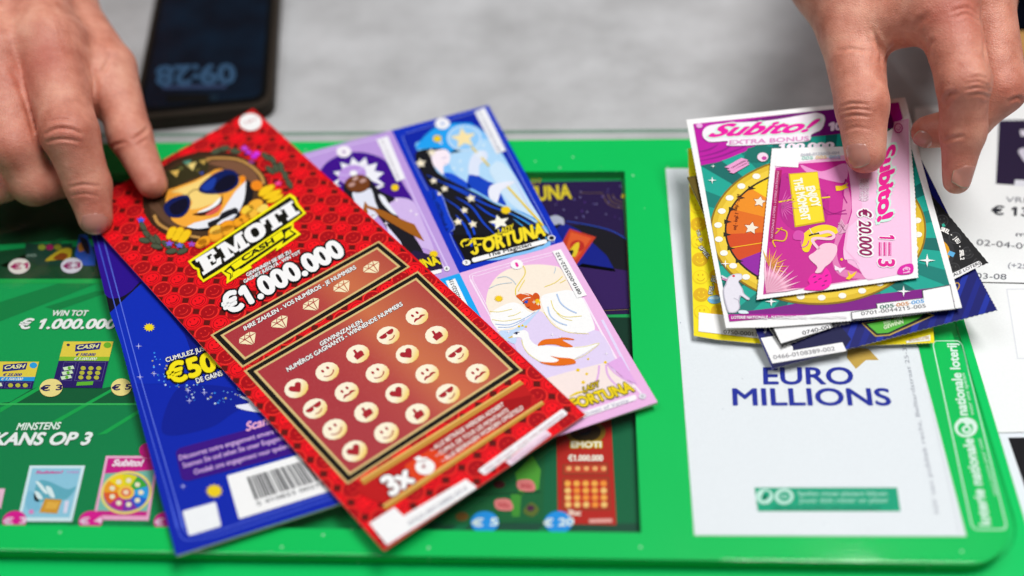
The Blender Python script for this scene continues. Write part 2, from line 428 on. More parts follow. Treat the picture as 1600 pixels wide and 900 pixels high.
for _ in range(26):
    u, v = random.random(), random.random(); p = bil([(1045, 268), (1362, 268), (1505, 830), (1085, 832)], u, v)
    a.ell(p[0], p[1], random.uniform(.5, 1.6), random.uniform(.4, 1.2), random.choice(['#9fa6ba', '#b9bcc6', '#c3c6cc']), 0, rot=random.uniform(0, 90), n=8)
a.build('printed_details', leaf)

# ------------------------------------------------------------------ game chart in the recessed window
ZP = 0.0058
chart = empty('game_chart', U(400, 600, ZP), 'dark green chart of scratch games with prices, in the tray window', 'game chart')
PP = flat(ZP)
card('sheet', PP, [(-420, 262), (978, 262), (1006, 838), (-520, 838)], '#0c9a50', 0.0004, chart)
a = Art(PP, 1)
DG = '#0b4a30'; LG = '#19b04c'
a.poly([(-300, 262), (300, 262), (300, 340), (180, 372), (-300, 400)], '#07391f', 0)
a.poly([(-200, 415), (60, 385), (170, 385), (180, 436), (-200, 436)], '#0a3d24', 1)
a.poly([(-300, 436), (700, 436), (700, 443), (-300, 443)], '#14a04a', 2)
a.poly(Z([(-900, 560), (1500, 560), (1500, 1500), (-900, 1500)], 0, 520, 5), '#087f48', 0)
for p in ([(0, 415 - 0), (95, 372), (110, 372), (10, 418)],): a.poly(p, '#0b5a30', 1)
a.poly(Z([(250, 440), (420, 380), (800, 435), (1050, 380), (1050, 550), (0, 550), (80, 540)], 0, 520, 5), '#0d5a34', 1)
for q in ([(0, 590), (0, 625), (390, 400), (340, 400)], [(400, 700), (460, 700), (1010, 380), (940, 400)], [(760, 800), (830, 790), (1120, 610), (1120, 580)]):
    a.poly(Z(q, 0, 520, 5), '#14a24c', 2)
for q in ([(-40, 485), (100, 440), (160, 440), (-20, 510)], [(70, 480), (150, 455), (175, 455), (90, 485)]): a.poly(q, '#0a7d40', 1)
a.poly(Z([(-900, 552), (1500, 552), (1500, 566), (-900, 566)], 0, 520, 5), '#35b65a', 3)
a.poly(Z([(-900, 700), (1340, 700), (1420, 758), (-900, 758)], 0, 690, 5.333), '#17452f', 1)
for q in ([(480, 760), (560, 760), (660, 660), (600, 660)], [(1120, 758), (1180, 758), (1300, 660), (1250, 660)]): a.poly(Z(q, 0, 690, 5.333), '#12703f', 2)
# right part: framed night-sky game panel, divider, dark fields
a.poly([(700, 286), (972, 282), (984, 491), (700, 497)], '#251345', 1)
a.blob([(850, 345), (885, 352), (915, 352), (950, 362), (985, 385), (985, 450), (950, 420), (905, 395), (865, 392)], '#15131d', 2)
a.poly([(840, 385), (880, 348), (905, 360), (948, 400), (962, 425), (890, 415)], '#0d1c86', 3)
a.poly([(880, 430), (910, 412), (984, 424), (984, 482), (880, 486)], '#33195a', 3)
a.curve([(885, 346), (925, 353), (958, 362), (984, 378)], 1.6, '#1b4bb8', 4)
a.text('FORTUNA', (776, 318), (893, 310), (775, 296), '#d8c22a', 4, off=0.035)
a.text('LADY', (815, 290), (847, 287), (815, 281), '#b9a22a', 4, off=0.01)
a.line([(905, 302), (942, 302)], 0.9, '#7a6030', 4); a.line([(975, 288), (984, 480)], 0.9, '#86693a', 4); a.line([(900, 488), (982, 484)], 0.9, '#86693a', 4)
for r in (10, 14, 18): a.curve([(976 - r * 1.9, 304), (976 - r * 1.45, 304 + r * .8), (976 - r * .6, 304 + r * 1.15), (977, 304 + r * 1.2)], 0.9, '#86693a', 4)
a.star(974, 307, 5, 5, '#d8c22a', 5, n=6, inner=0.4)
for _ in range(30): a.ell(random.uniform(850, 970), random.uniform(290, 345), random.uniform(.5, 1.5), random.uniform(.5, 1.2), random.choice(['#6b62a8', '#57308f', '#8f88c0']), 4, n=8)
a.blob([(856, 342), (868, 337), (880, 342), (881, 352), (874, 350), (866, 352)], '#aeb2c8', 5)
a.poly([(890, 358), (931, 371), (900, 415), (870, 408), (878, 380)], '#c63a22', 5)
a.poly([(892, 363), (924, 373), (899, 407), (880, 402)], '#dd5a2c', 6); a.ell(902, 385, 11, 9, '#b92a20', 7); a.blob([(897, 383), (905, 380), (903, 393), (898, 402), (888, 398)], '#e2c52c', 8); a.blob([(886, 394), (896, 392), (892, 402), (885, 402)], BLACK, 9)
a.poly([(700, 491), (985, 493), (985, 496.5), (700, 497)], '#1f9a52', 6)
a.poly([(700, 497), (986, 496.5), (1002, 838), (560, 838)], '#07623e', 1); a.poly([(940, 497), (986, 497), (991, 600), (960, 640), (930, 600)], '#0b3527', 2)
a.poly([(560, 838), (560, 818), (1000, 818), (1002, 838)], '#1a4a38', 3)
for q in ([(690, 838), (712, 838), (760, 800), (745, 800)], [(830, 838), (850, 838), (872, 815), (858, 815)]): a.poly(q, '#0d6e46', 4)
a.build('printed_background', chart)
def disc(name_art, x, y, rx, ry, c, s, tc, fs, rot=-8, L=0):
    name_art.ell(x, y, rx, ry, c, L, rot=rot)
    n = len(s); wd = rx * (0.5 + 0.14 * n)
    name_art.text(s, (x - wd, y + fs * .5 + 1), (x + wd, y + fs * .5 - 1), (x - wd + 1, y - fs * .5 + 1), tc, L + 1, off=0.03)
a = Art(PP, 12)
def badge(*v, **k): a = Art(PP, 12); disc(a, *v, **k); a.build('price_badge', chart)
badge(30.5, 417, 17, 12, '#d8d2cc', '€1', '#a3165f', 9); badge(112.5, 416, 17, 12, '#c9c6d2', '€3', '#8f1560', 9)
badge(80.5, 607, 18, 14, '#ecd98a', '€ 3', '#2a1a5c', 8.5); badge(190, 606, 16, 13.5, '#ecd98a', '€ 5', '#2a1a5c', 8.5)
badge(23.4, 814.6, 19, 15.5, '#d5178c', '€ 3', '#f6c9e6', 10, -12); badge(142.5, 814.6, 19, 15.5, '#d5178c', '€ 4', '#f6c9e6', 10, -12); badge(258, 816, 17, 15, '#d5178c', '€ 5', '#f6c9e6', 10, -12)
a = Art(PP, 12); a.ell(232, 705, 14, 12, '#c4147e', 0); a.build('price_badge', chart)
badge(757.5, 817, 22, 17.5, '#1e8ee0', '€ 5', '#dcecfb', 12, 0); badge(872.5, 817, 22, 17.5, '#1e8ee0', '€ 20', '#dcecfb', 12, 0)

a = Art(PP, 12)
a.text('WIN TOT', (82.5, 494.5), (137.5, 494.5), (84.5, 486), '#e9f2ea', 0, off=0.03, shear=0.2)
a.text('€ 1.000.000', (30, 514.5), (181, 514.5), (33, 499.5), '#eef5ef', 0, off=0.035, shear=0.25)
a.build('headline_lettering', chart); a = Art(PP, 12)
a.text('MINSTENS', (26, 673), (95, 671.5), (28, 662), '#dff0e5', 0, off=0.03, shear=0.25)
a.text('KANS OP 3', (-12, 696), (142.5, 695.5), (-8, 677), '#eaf5ee', 0, off=0.04, shear=0.28)
a.build('headline_lettering', chart)
# small pictured tickets on the chart
a = Art(PP, 8)
q5 = lambda *p: Z(p, 0, 520, 5)
def cashcard(a, Q, prize, band, badge, short=False):
    a.poly(Q if not short else [Q[0], Q[1], bil(Q, 1, .585), bil(Q, 0, .585)], '#261663', 0); a.poly([Q[0], Q[1], bil(Q, 1, .33), bil(Q, 0, .33)], '#e2cb45', 1)
    a.poly([bil(Q, 0, .33), bil(Q, 1, .33), bil(Q, 1, .42), bil(Q, 0, .42)], band, 1)
    a.poly([bil(Q, .26, .07), bil(Q, .76, .02), bil(Q, .76, .17), bil(Q, .28, .22)], '#1e1f7a', 2)
    a.text('CASH', bil(Q, .31, .17), bil(Q, .73, .14), bil(Q, .31, .085), '#f3e9a2', 3, off=0.03, shear=.2)
    a.text('€ ' + prize, bil(Q, .31, .31), bil(Q, .70, .31), bil(Q, .32, .255), '#27208a', 2, off=0.03, shear=.2)
    a.text('€ ' + {'100.000': '5.000.000', '25.000': '1.500.000'}[prize], bil(Q, .30, .405), bil(Q, .75, .405), bil(Q, .31, .35), '#eef3e6', 3, off=0.02, shear=.2)
    b = bil(Q, .90, .08); a.ell(b[0], b[1], 6, 4.6, badge, 2); b = bil(Q, .11, .075); a.ell(b[0], b[1], 2.6, 2, '#2b2050', 2)
    e_, r0 = (.57, .515) if short else (.85, .58)
    a.line([bil(Q, .12, .45), bil(Q, .36, .45), bil(Q, .36, e_), bil(Q, .12, e_)], .5, '#6d62a8', 2, closed=True)
    a.line([bil(Q, .42, .45), bil(Q, .95, .45), bil(Q, .95, e_), bil(Q, .42, e_)], .5, '#6d62a8', 2, closed=True)
    for j in range(1 if short else 3):
        p = bil(Q, .24, r0 + .10 * j); a.poly([(p[0] - 9, p[1] - 1), (p[0] + 7, p[1] - 4), (p[0] + 9, p[1] + 1), (p[0] - 7, p[1] + 4)], '#cfe3c4', 3); a.ell(p[0] + 1, p[1], 2.6, 2.4, '#5fae2e', 4)
        for i in range(3):
            p = bil(Q, .53 + .155 * i, r0 + .10 * j); a.ell(p[0], p[1], 4, 3.2, '#b8b63a', 3)
    if not short: a.poly([bil(Q, .48, .88), bil(Q, .80, .86), bil(Q, .80, .94), bil(Q, .48, .96)], '#5fb02f', 3)
cashcard(a, q5((500, 72), (888, 72), (800, 435), (405, 430)), '100.000', '#86ba2d', '#6aae2d')
cashcard(a, q5((-60, 228), (308, 230), (215, 590), (-160, 590)), '25.000', '#1f94dc', '#2a9de0', True)
z6 = lambda *p: Z(p, 0, 690, 5.333)
Q = z6((250, 203), (712, 203), (602, 670), (145, 668))
a.poly(Q, '#cfe6ef', 0); Q2 = [bil(Q, .06, .05), bil(Q, .94, .05), bil(Q, .94, .93), bil(Q, .06, .93)]; a.poly(Q2, '#8cc4dd', 1)
a.blob(z6((330, 330), (420, 340), (560, 400), (640, 380), (560, 480), (420, 500), (300, 500), (290, 420)), '#5fa9bd', 2)
a.blob(z6((240, 420), (300, 440), (340, 560), (260, 590), (215, 520)), '#79b9d6', 2)
for q in ([(300, 340), (340, 350), (400, 430), (370, 430)], [(385, 380), (430, 390), (460, 470), (420, 460)], [(290, 420), (330, 430), (360, 480), (320, 480)]): a.blob(z6(*q), '#d7eaf0', 3)
a.poly(z6((380, 480), (520, 490), (480, 605), (330, 595)), '#cf9432', 4); a.poly(z6((400, 505), (500, 512), (470, 570), (375, 565)), '#e0ab45', 5)
a.text('Subito!', *z6((300, 272), (525, 270), (306, 248)), '#d64a9c', 3, off=.03, shear=.2); a.text('1000', *z6((560, 268), (660, 268), (562, 250)), '#c98fd0', 3)
a.ell(*z6((265, 590))[0], 4, 3.5, '#d983c2', 4); a.poly(z6((545, 500), (580, 500), (560, 600), (530, 600)), '#d8d5ec', 4)
Q = z6((-140, 395), (45, 395), (10, 560), (-190, 560)); a.poly(Q, '#e7b9d0', 0)
Q = z6((885, 122), (1330, 122), (1240, 662), (775, 655))
a.poly(Q, '#e9a6cb', 0); a.poly([bil(Q, .05, .04), bil(Q, .95, .04), bil(Q, .95, .93), bil(Q, .05, .93)], '#c81a86', 1); a.poly([bil(Q, .05, .28), bil(Q, .95, .22), bil(Q, .95, .86), bil(Q, .05, .86)], '#74b7a8', 2)
a.text('Subito!', bil(Q, .16, .16), bil(Q, .72, .16), bil(Q, .17, .06), '#f2d3e4', 3, off=.06, shear=.2)
c = z6((1055, 430))[0]; a.ell(c[0], c[1], 40.5, 33.5, '#e3d173', 3, rot=-12); a.ell(c[0], c[1], 36, 29.5, '#7b62b0', 4, rot=-12)
wc = ['#3aa43a', '#d8d022', '#f0cf1c', '#e89a22', '#dc5b28', '#b6208a', '#7a2ea6', '#2060cc', '#2a9be0']
for i in range(9):
    pts = [c] + [(c[0] + 35 * math.cos(math.radians(-20 - 40 * (i + k / 5))), c[1] + 29 * math.sin(math.radians(-20 - 40 * (i + k / 5)))) for k in range(6)]
    a.poly(pts, wc[i], 5); p = (c[0] + 23 * math.cos(math.radians(-40 - 40 * i)), c[1] + 19 * math.sin(math.radians(-40 - 40 * i))); a.ell(p[0], p[1], 4.5, 4, '#e8dfc0', 6, n=10)
a.ell(c[0], c[1], 13, 11, '#eebf4c', 7); a.ell(c[0], c[1], 8, 6.5, '#e06a48', 8); a.ell(c[0], c[1], 4.5, 3.8, '#f0d2b0', 9)
# clover ticket and red ticket at the right
Q = [(735, 690), (853, 690), (848, 815), (690, 822)]
a.poly(Q, '#155f35', 0); a.poly([(805, 740), (832, 712), (845, 735), (842, 765), (812, 775)], '#4f9f36', 1); a.poly([(798, 770), (815, 770), (812, 808), (800, 808)], '#3f8f33', 1); a.poly([(700, 775), (845, 768), (845, 771), (700, 778)], '#0e4a28', 2)
for (x, y) in ((822, 760), (787, 790)): a.blob([(x - 13, y - 8), (x + 8, y - 9), (x + 15, y + 4), (x + 8, y + 9), (x - 11, y + 6)], '#d97a7a', 3); a.text('WIN', (x - 9, y + 4), (x + 8, y + 5), (x - 9, y - 4), '#b5283a', 4)
a.blob([(830, 786), (842, 797), (832, 808), (818, 800)], '#5a6a2a', 3); a.ell(829, 795, 6, 5, '#4a2440', 4); a.ell(780, 758, 9, 6, '#4d1420', 3); a.ell(722, 808, 10, 7, '#6a4a1a', 3)
Q = [(869, 640), (954, 640), (963, 821), (872, 819)]
a.poly(Q, '#b5241c', 0); a.ell(915, 676, 31, 20, '#8a6a1c', 1); a.ell(915, 676, 24, 15, '#3a2c14', 2); a.ell(912, 672, 12, 9, '#1d2030', 3)
a.text('EMOTI', (893, 700), (939, 700), (893, 691), '#f0ead8', 3, off=.04, outline='#c7a51e', ow=.12); a.text('€1.000.000', (888, 721), (942, 721), (888, 712), '#f0e4d6', 3, off=.05)
a.poly([(879, 726), (950, 724), (951, 742), (879, 743)], '#8f3a20', 1); a.poly([(882, 728), (948, 727), (948, 740), (882, 740)], '#c2402a', 2)
a.poly([(879, 747), (952, 746), (954, 798), (878, 798)], '#8f3a20', 1); a.poly([(882, 749), (949, 749), (951, 795), (881, 795)], '#c2331f', 2)
for i in range(5):
    a.ell(889 + 13.6 * i, 733, 4.2, 3.6, '#e9a86a', 3)
    for j in range(4): a.ell(887 + 14 * i + .3 * j, 756.5 + 11 * j, 5, 4.6, random.choice(['#f0a94a', '#f2c070', '#ee9238']), 3)
a.text('3x', (887, 806), (907, 806), (888, 798), '#f3cfc0', 3, off=.06); a.poly([(920, 812), (956, 811), (957, 817), (921, 818)], '#e3a29a', 2)
a.text('COOL', *Z([(235, 575), (325, 570), (240, 555)], 0, 300, 5.625), '#8fa89a', 2, off=.02)
a.build('pictured_tickets', chart)
a = Art(PP, 8)
zc = lambda *p: Z(p, 0, 300, 5.625)
a.poly(zc((225, 455), (640, 455), (590, 650), (340, 650), (225, 590)), '#12382c', 0)
for x, y, c in ((370, 490, '#7d8a2c'), (440, 490, '#8a1650'), (510, 490, '#7d7d24')): a.ell(*zc((x, y))[0], 6, 4.5, c, 1)
a.blob(zc((400, 610), (470, 550), (560, 500), (630, 510), (610, 600), (520, 600)), '#a8921f', 1); a.blob(zc((470, 590), (540, 540), (600, 560), (560, 600)), '#7a3c12', 2)
a.poly(zc((660, 560), (700, 380), (760, 380), (840, 560), (840, 650), (740, 650)), '#1c4fb0', 0); a.blob(zc((690, 470), (740, 440), (760, 500), (700, 530)), '#c07a30', 1); a.blob(zc((700, 400), (770, 430), (790, 540), (750, 530)), '#12182c', 2)
a.build('pictured_tickets', chart)

# ================================================================== four-panel fortune ticket (folded card, opened wide)
FT = empty('scratch_ticket', U(600, 560, ZT), 'wide blue, violet and pink fortune ticket with The Magician panel, under the red ticket', 'scratch ticket', 'scratch tickets on the tray')
PF = Plane((700, 500), ZT + 0.0018)
TL, TR, BR, BL = (136, 338), (763, 164.5), (1027.5, 628.5), (275.5, 868)
out = [TR] + perf(TR, (880, 378), 46, -0.6) + perf((880, 378), BR, 52, -0.6) + [BR, (884, 674), BL] + perf(BL, (150, 388), 70, 0.7) + [TL, (480, 241), (612, 204)]
card('card_body', PF, out, '#0326a6', 0.0015, FT)
hq = lambda p: PF.hit(*p)
def inv(q):                       # sheet coordinates back to pixels
    p = PF.pos(q); v = MW.T @ (p - CAM); return (800 + FPX * v[0] / -v[2], 450 - FPX * v[1] / -v[2])
# --- left page
a = Art(PF, 1)
zL = lambda *p: Z(p, 0, 350, 3.6); zK = lambda *p: Z(p, 200, 500, 2.37)
a.poly([TL, (330, 280), zL((800, 330))[0], zL((618, 500))[0], (148, 385)], '#12101c', 0)
a.poly([(136, 338), (330, 280)] + spline(zL((900, 250), (790, 325), (740, 375), (680, 412), (620, 418), (590, 395)), False) , '#2a0f86', 1)
a.blob(zL((700, 120), (800, 220), (850, 330), (760, 300)), '#3a16a0', 2)
a.poly(zL((618, 500), (795, 335), (960, 520), (1080, 690), (1060, 900), (760, 900)), '#002cb0', 1)
a.poly(zL((795, 335), (930, 480), (1040, 620), (1075, 720), (1160, 760), (1160, 560)), '#041a80', 2)
a.blob(zK((170, 270), (260, 240), (420, 260), (560, 330), (420, 330), (300, 400), (130, 420)), '#041f90', 1)
def fr(off1, off2, c, wd):
    a.line(zL((540 + off1, 60), (765 + off1, 900)) + zK((150 + off1 * .65, 650), (183 + off1 * .62, 770)) + spline(zK((183 + off1 * .62, 770), (205 + off2, 812 - off2), (250, 815 - off2)), False) + zK((330, 800 - off2), (760, 660 - off2)), wd, c, 3)
fr(0, 0, '#4a62d8', 1.3); fr(36, 18, '#5a70dc', 1.3)
a.star(*zL((840, 583))[0], 9.5, 7, '#e8d020', 4, n=12, inner=.62); a.star(*zK((320, 634))[0], 14, 11.5, '#e6c81e', 4, n=12, inner=.68)
for i in range(64):
    t = random.random(); u = 90 + 330 * t; v = 165 + 120 * math.sin(t * 2.2) + random.uniform(-50, 50) * (1 - t * .7)
    p = zK((u, v))[0]; r = random.choice([.8, 1, 1.3, 1.7]); a.ell(p[0], p[1], r, r * .85, random.choice(['#5fa8f0', '#8fc2ff', '#c9dcff', '#2f86e8', '#b8b070']), 4, n=8)
for q in ((40, 98), (97, 200), (223, 262), (283, 270), (228, 300), (45, 212), (205, 617)): a.star(*zK(q)[0], 5.5, 5, '#b9bcf6', 5, n=4, inner=.18)
for q in spline(zK((405, 290), (440, 288), (480, 300), (470, 312), (400, 322), (402, 332), (480, 330), (560, 330), (560, 280), (450, 285)), True)[:1]: pass
a.blob(zK((400, 318), (450, 308), (415, 285), (440, 288), (500, 300), (560, 320), (520, 345), (430, 334)), '#dfe2f2', 5)
a.build('printed_back', FT)
a = Art(PF, 3)
a.text('CUMULEZ JUSQU’À', zK((143, 158))[0], zK((340, 97))[0], zK((138, 142))[0], '#f1f2f6', 3, off=.02, outline=BLACK, ow=.07)
a.text('€500.000', zK((158, 238))[0], zK((560, 110))[0], zK((140, 172))[0], '#f2dc18', 3, off=.05, outline='#14120f', ow=.07)
a.text('DE GAINS', zK((256, 236))[0], zK((352, 206))[0], zK((250, 218))[0], '#f1f2f6', 3, off=.02, outline=BLACK, ow=.07)
a.text('Scannez', zK((440, 413))[0], zK((590, 366))[0], zK((432, 382))[0], '#e8a9cc', 3, off=.03, shear=.3)
Q = zK((174, 480), (690, 340), (750, 460), (202, 602)); a.poly(quad_round(Q, .05, 5, 3.2), '#3a1280', 2)
for s, p0, p1, p2 in (('Découvrez notre engagement envers vous', (192, 521), (590, 408), (188, 503)), ('Scannen Sie und sehen Sie unser Engagement', (206, 549), (600, 438), (202, 531)), ('Ontdek ons engagement voor spelers', (247, 574), (600, 474), (243, 556))):
    a.text(s, *zK(p0, p1, p2), '#c9a6dc', 3, off=.02)
a.build('prize_lettering', FT)
a = Art(PF, 3)
Q = zK((366, 578), (690, 484), (800, 618), (412, 738)); a.poly(quad_round(Q, .02), '#eef0f3', 2)
u = .20
while u < .93:
    wdt = random.choice([.008, .012, .018, .026]); a.poly([bil(Q, u, .16), bil(Q, u + wdt, .16), bil(Q, u + wdt, .70), bil(Q, u, .70)], '#2a2c33', 3); u += wdt + random.choice([.008, .012, .016])
a.text('5 410823 002751', bil(Q, .2, .84), bil(Q, .9, .84), bil(Q, .2, .75), '#44464d', 3)
a.build('barcode_label', FT)
a = Art(PF, 3); a.poly(quad_round(zK((202, 709), (325, 674), (346, 764), (226, 800)), .06), '#e9ecf0', 2); a.build('code_label', FT)
# --- violet queen panel
zR = lambda *p: Z(p, 470, 200, 3.6)
mTL, mTR, mBR, mBL = (612, 204), (763, 164.5), (880, 378), (718, 427)
qv = 2 * hq(mTL) - hq(mTR); qw = 2 * hq(mBL) - hq(mBR); vTL, vBL = inv(qv), inv(qw)
bq = hq(BR) - hq(mBR); bBL = inv(hq(mBL) + bq); bLL = inv(qw + bq)
a = Art(PF, 1)
VQ = [vTL, mTL, mBL, vBL]
a.poly(VQ, '#b594d6', 2)
a.line(zR((0, 175), (180, 120), (300, 90), (430, 62)), 2.2, '#d3c0ea', 3); a.line(zR((505, 100), (640, 400), (830, 790)), 2.4, '#cdb8e8', 3); a.line(zR((535, 300), (660, 560), (810, 790)), 1.2, '#e2d6f2', 3)
a.poly(spline(zR((80, 300), (110, 240), (160, 185), (250, 145), (340, 138), (430, 160), (480, 190), (540, 260), (590, 340), (630, 415), (560, 420), (300, 480), (100, 500))), '#3c0e86', 4)
a.poly(spline(zR((520, 395), (630, 415), (690, 540), (750, 690), (700, 680), (560, 640), (500, 520), (470, 430))), '#c9b0e2', 5)
sb = []
for i in range(19):
    an = math.radians(205 - 14.5 * i); f = 1 if i % 2 else .70
    sb.append((325 + 150 * f * math.cos(an), 290 - 128 * f * math.sin(an)))
a.poly(zR(*(sb + [(470, 330), (400, 300), (330, 240), (230, 270), (200, 330)])), '#e6e6f4', 5)
a.ell(*zR((290, 265))[0], 22, 15, '#b48fd8', 6, rot=-10); a.curve(zR((215, 262), (260, 268), (330, 240), (375, 205)), 1.6, '#cfbdea', 7); a.ell(*zR((297, 257))[0], 6, 4.5, '#ecebf6', 8)
a.blob(zR((240, 350), (262, 290), (320, 265), (380, 280), (440, 350), (530, 400), (500, 440), (600, 560), (680, 680), (690, 740), (600, 700), (520, 620), (420, 480), (300, 420)), '#1b1920', 6)
a.blob(zR((255, 300), (300, 272), (350, 268), (385, 300), (378, 345), (330, 368), (290, 360), (258, 335)), '#6e3b1c', 8)
for q in ((288, 322), (350, 300)): a.ell(*zR(q)[0], 5.5, 3, '#b78f86', 9, rot=-20)
a.ell(*zR((308, 288))[0], 5, 2.4, '#c5a09a', 9, rot=-30)
a.blob(zR((290, 370), (350, 362), (395, 345), (420, 420), (440, 480), (400, 520), (330, 460)), '#d9dcea', 8)
a.poly(zR((360, 415), (380, 440), (470, 470), (520, 495), (600, 530), (640, 545), (695, 640), (600, 590), (480, 520), (430, 488), (400, 500), (390, 470), (365, 490), (352, 460)), '#9a5a1c', 9)
a.poly(zR((372, 455), (415, 470), (432, 490), (385, 495)), '#d8d9ea', 10)
a.blob(zR((440, 378), (470, 390), (490, 420), (540, 490), (510, 480), (470, 440), (450, 410)), '#e3e5f2', 10)
a.poly(zR((480, 545), (560, 640), (600, 720), (560, 700), (500, 620)), '#d9d4ee', 7)
a.star(*zR((530, 338))[0], 7, 6, '#e6c21a', 8, n=12, inner=.75); a.star(*zR((748, 712))[0], 8, 6.5, '#e6c21a', 9, n=12, inner=.65)
for q in ((650, 490), (540, 410), (480, 540), (620, 470)): a.star(*zR(q)[0], 4.5, 4, '#e8def4', 9, n=4, inner=.25)
a.ell(*zR((243, 136))[0], 11.5, 9, '#ece7f2', 8); a.ell(*zR((243, 138))[0], 2.5, 2.5, '#a58ab8', 9)
a.poly(zR((520, 770), (640, 690), (780, 730), (800, 790), (760, 810)), '#241a3c', 7)
a.text('FORTUNA', inv(2 * hq(zR((660, 797))[0]) - hq(zR((800, 757))[0])), zR((787, 766))[0], inv(2 * hq(zR((632, 752))[0]) - hq(zR((768, 712))[0])), '#e8d21c', 10, off=.05, outline=BLACK, ow=.05)
a.poly(quad_round(zR((560, 850), (790, 795), (795, 815), (560, 880)), .05, 4, 5), '#eeedf4', 8); a.ell(*zR((822, 795))[0], 4.6, 4, '#e9e9ee', 11); a.text('6', *zR((816, 802), (828, 800), (814, 788)), '#222', 12)
a.poly(zR((427, 68), (490, 48), (588, 288), (540, 305)), '#e9e8ef', 9)
a.text('0810-0025522-130', *zR((556, 290), (462, 70), (546, 293)), '#a9a6b2', 10)
a.build('queen_panel', FT)
# --- magician panel
zM = lambda *p: Z(p, 600, 150, 3.214)
a = Art(PF, 1)
MQ = [mTL, mTR, mBR, mBL]
a.poly(MQ, '#002eb4', 2)
def frame_line(pts, wd, c, L): a.line(pts, wd, c, L)
arch = zM((160, 262), (185, 225), (230, 180), (290, 148), (360, 138), (430, 142), (480, 165), (520, 200), (560, 250), (600, 300), (640, 370), (700, 470), (760, 580), (810, 660), (835, 720), (800, 770), (480, 830), (430, 690), (380, 560), (290, 420))
inner = zM((95, 205), (112, 190), (500, 72), (520, 85), (850, 712), (838, 735), (415, 850), (400, 830), (330, 680), (358, 662), (290, 500), (270, 485), (225, 480), (100, 230))
a.poly(inner, '#0024a0', 3)
a.poly(spline(arch, True, 3), '#7fbcf0', 4)
a.blob(zM((160, 262), (230, 180), (290, 148), (380, 138), (450, 150), (420, 260), (330, 290), (300, 268), (230, 265)), '#1f9ae8', 5)
a.blob(zM((330, 290), (430, 250), (520, 220), (600, 310), (700, 480), (800, 650), (700, 600), (600, 560), (430, 450), (340, 370)), '#a9d0f3', 5)
a.blob(zM((560, 330), (640, 380), (720, 520), (780, 620), (660, 560), (600, 500), (560, 430)), '#c3dbf4', 6)
for q in ((285, 238), (383, 330), (350, 365), (500, 250), (455, 215), (390, 372)): a.star(*zM(q)[0], 3.5, 3, '#cfe2fb', 6, n=5)
a.curve(zM((112, 190), (300, 132), (495, 74), (520, 88), (600, 240), (720, 470), (850, 710), (835, 735)), 1.1, '#7f93e6', 7)
a.curve(zM((95, 200), (102, 230), (160, 360), (222, 478)), 1.2, '#6c84e0', 7); a.curve(zM((330, 690), (360, 760), (402, 838)), 1.2, '#6c84e0', 7)
a.line(zM((655, 420), (720, 545), (838, 715)), 2.0, '#b7c4ec', 7)
# hair, robe, stars
hair = spline(zM((158, 290), (200, 270), (270, 265), (325, 275), (285, 285), (250, 300), (245, 340), (265, 380), (290, 400), (330, 425), (400, 460), (480, 500), (560, 545), (640, 575), (760, 640), (800, 690), (770, 760), (620, 800), (440, 845), (415, 840), (370, 740), (345, 690), (352, 660), (325, 590), (290, 500), (262, 475), (225, 455), (190, 390), (165, 340)), True, 3)
a.poly(hair, '#17171d', 8)
for q in ([(215, 400), (300, 440), (400, 490), (520, 550), (650, 600), (760, 650)], [(280, 430), (380, 470), (500, 520)], [(300, 515), (380, 570), (440, 650), (470, 760), (490, 800)], [(360, 510), (440, 560), (500, 640), (560, 700)], [(460, 545), (520, 590), (580, 620)], [(360, 600), (410, 660), (430, 740)]):
    a.curve(zM(*q), 3.0, '#1447cc', 9, taper=True)
for q in ([(640, 570), (720, 600), (800, 650), (830, 690)], [(630, 590), (720, 640), (800, 700), (820, 725)], [(650, 620), (740, 690), (790, 730)]): a.curve(zM(*q), 2.4, '#3fa0ea', 10, taper=True)
a.blob(zM((238, 300), (262, 278), (310, 272), (332, 300), (326, 340), (300, 358), (298, 398), (268, 372), (246, 345)), '#f0e2ec', 9)
a.curve(zM((290, 318), (318, 310)), 1, '#8a88b8', 10); a.curve(zM((300, 342), (316, 338)), .9, '#b58ac0', 10)
a.blob(zM((298, 395), (340, 392), (420, 440), (430, 470), (340, 430)), '#1a4ac8', 9)
a.blob(zM((428, 398), (470, 402), (520, 430), (560, 450), (600, 520), (610, 552), (540, 520), (450, 470), (420, 455)), '#1440b8', 9)
a.blob(zM((425, 390), (430, 330), (460, 285), (510, 280), (520, 320), (480, 350), (478, 400), (450, 400)), '#d3dcf2', 10)
a.blob(zM((525, 500), (535, 455), (600, 435), (655, 432), (640, 450), (590, 480), (570, 535), (545, 530)), '#dfe2f2', 10)
a.blob(zM((530, 370), (560, 335), (600, 340), (640, 400), (630, 440), (570, 440), (545, 410)), '#c4dcf4', 9)
a.line(zM((440, 258), (528, 355)), 3.0, '#e2c420', 11); a.line(zM((620, 458), (800, 655)), 3.4, '#e6c81a', 11); a.ell(*zM((480, 300))[0], 6, 5, '#d9e2f4', 12)
a.ell(*zM((403, 213))[0], 27, 20.5, '#bfd9f6', 6); a.ell(*zM((403, 213))[0], 24, 18, '#8cc2f2', 7)
a.star(*zM((400, 215))[0], 21, 17, '#ecd9a2', 8, rot=-100)
for q, r in (((240, 288), 7.5), ((185, 342), 9), ((250, 430), 6.5), ((305, 470), 6.5), ((437, 518), 8), ((404, 578), 6.5), ((372, 636), 7.5), ((447, 648), 7.5), ((278, 495), 4)): a.star(*zM(q)[0], r, r * .85, '#e9dfc6', 12, inner=.5, rot=-100)
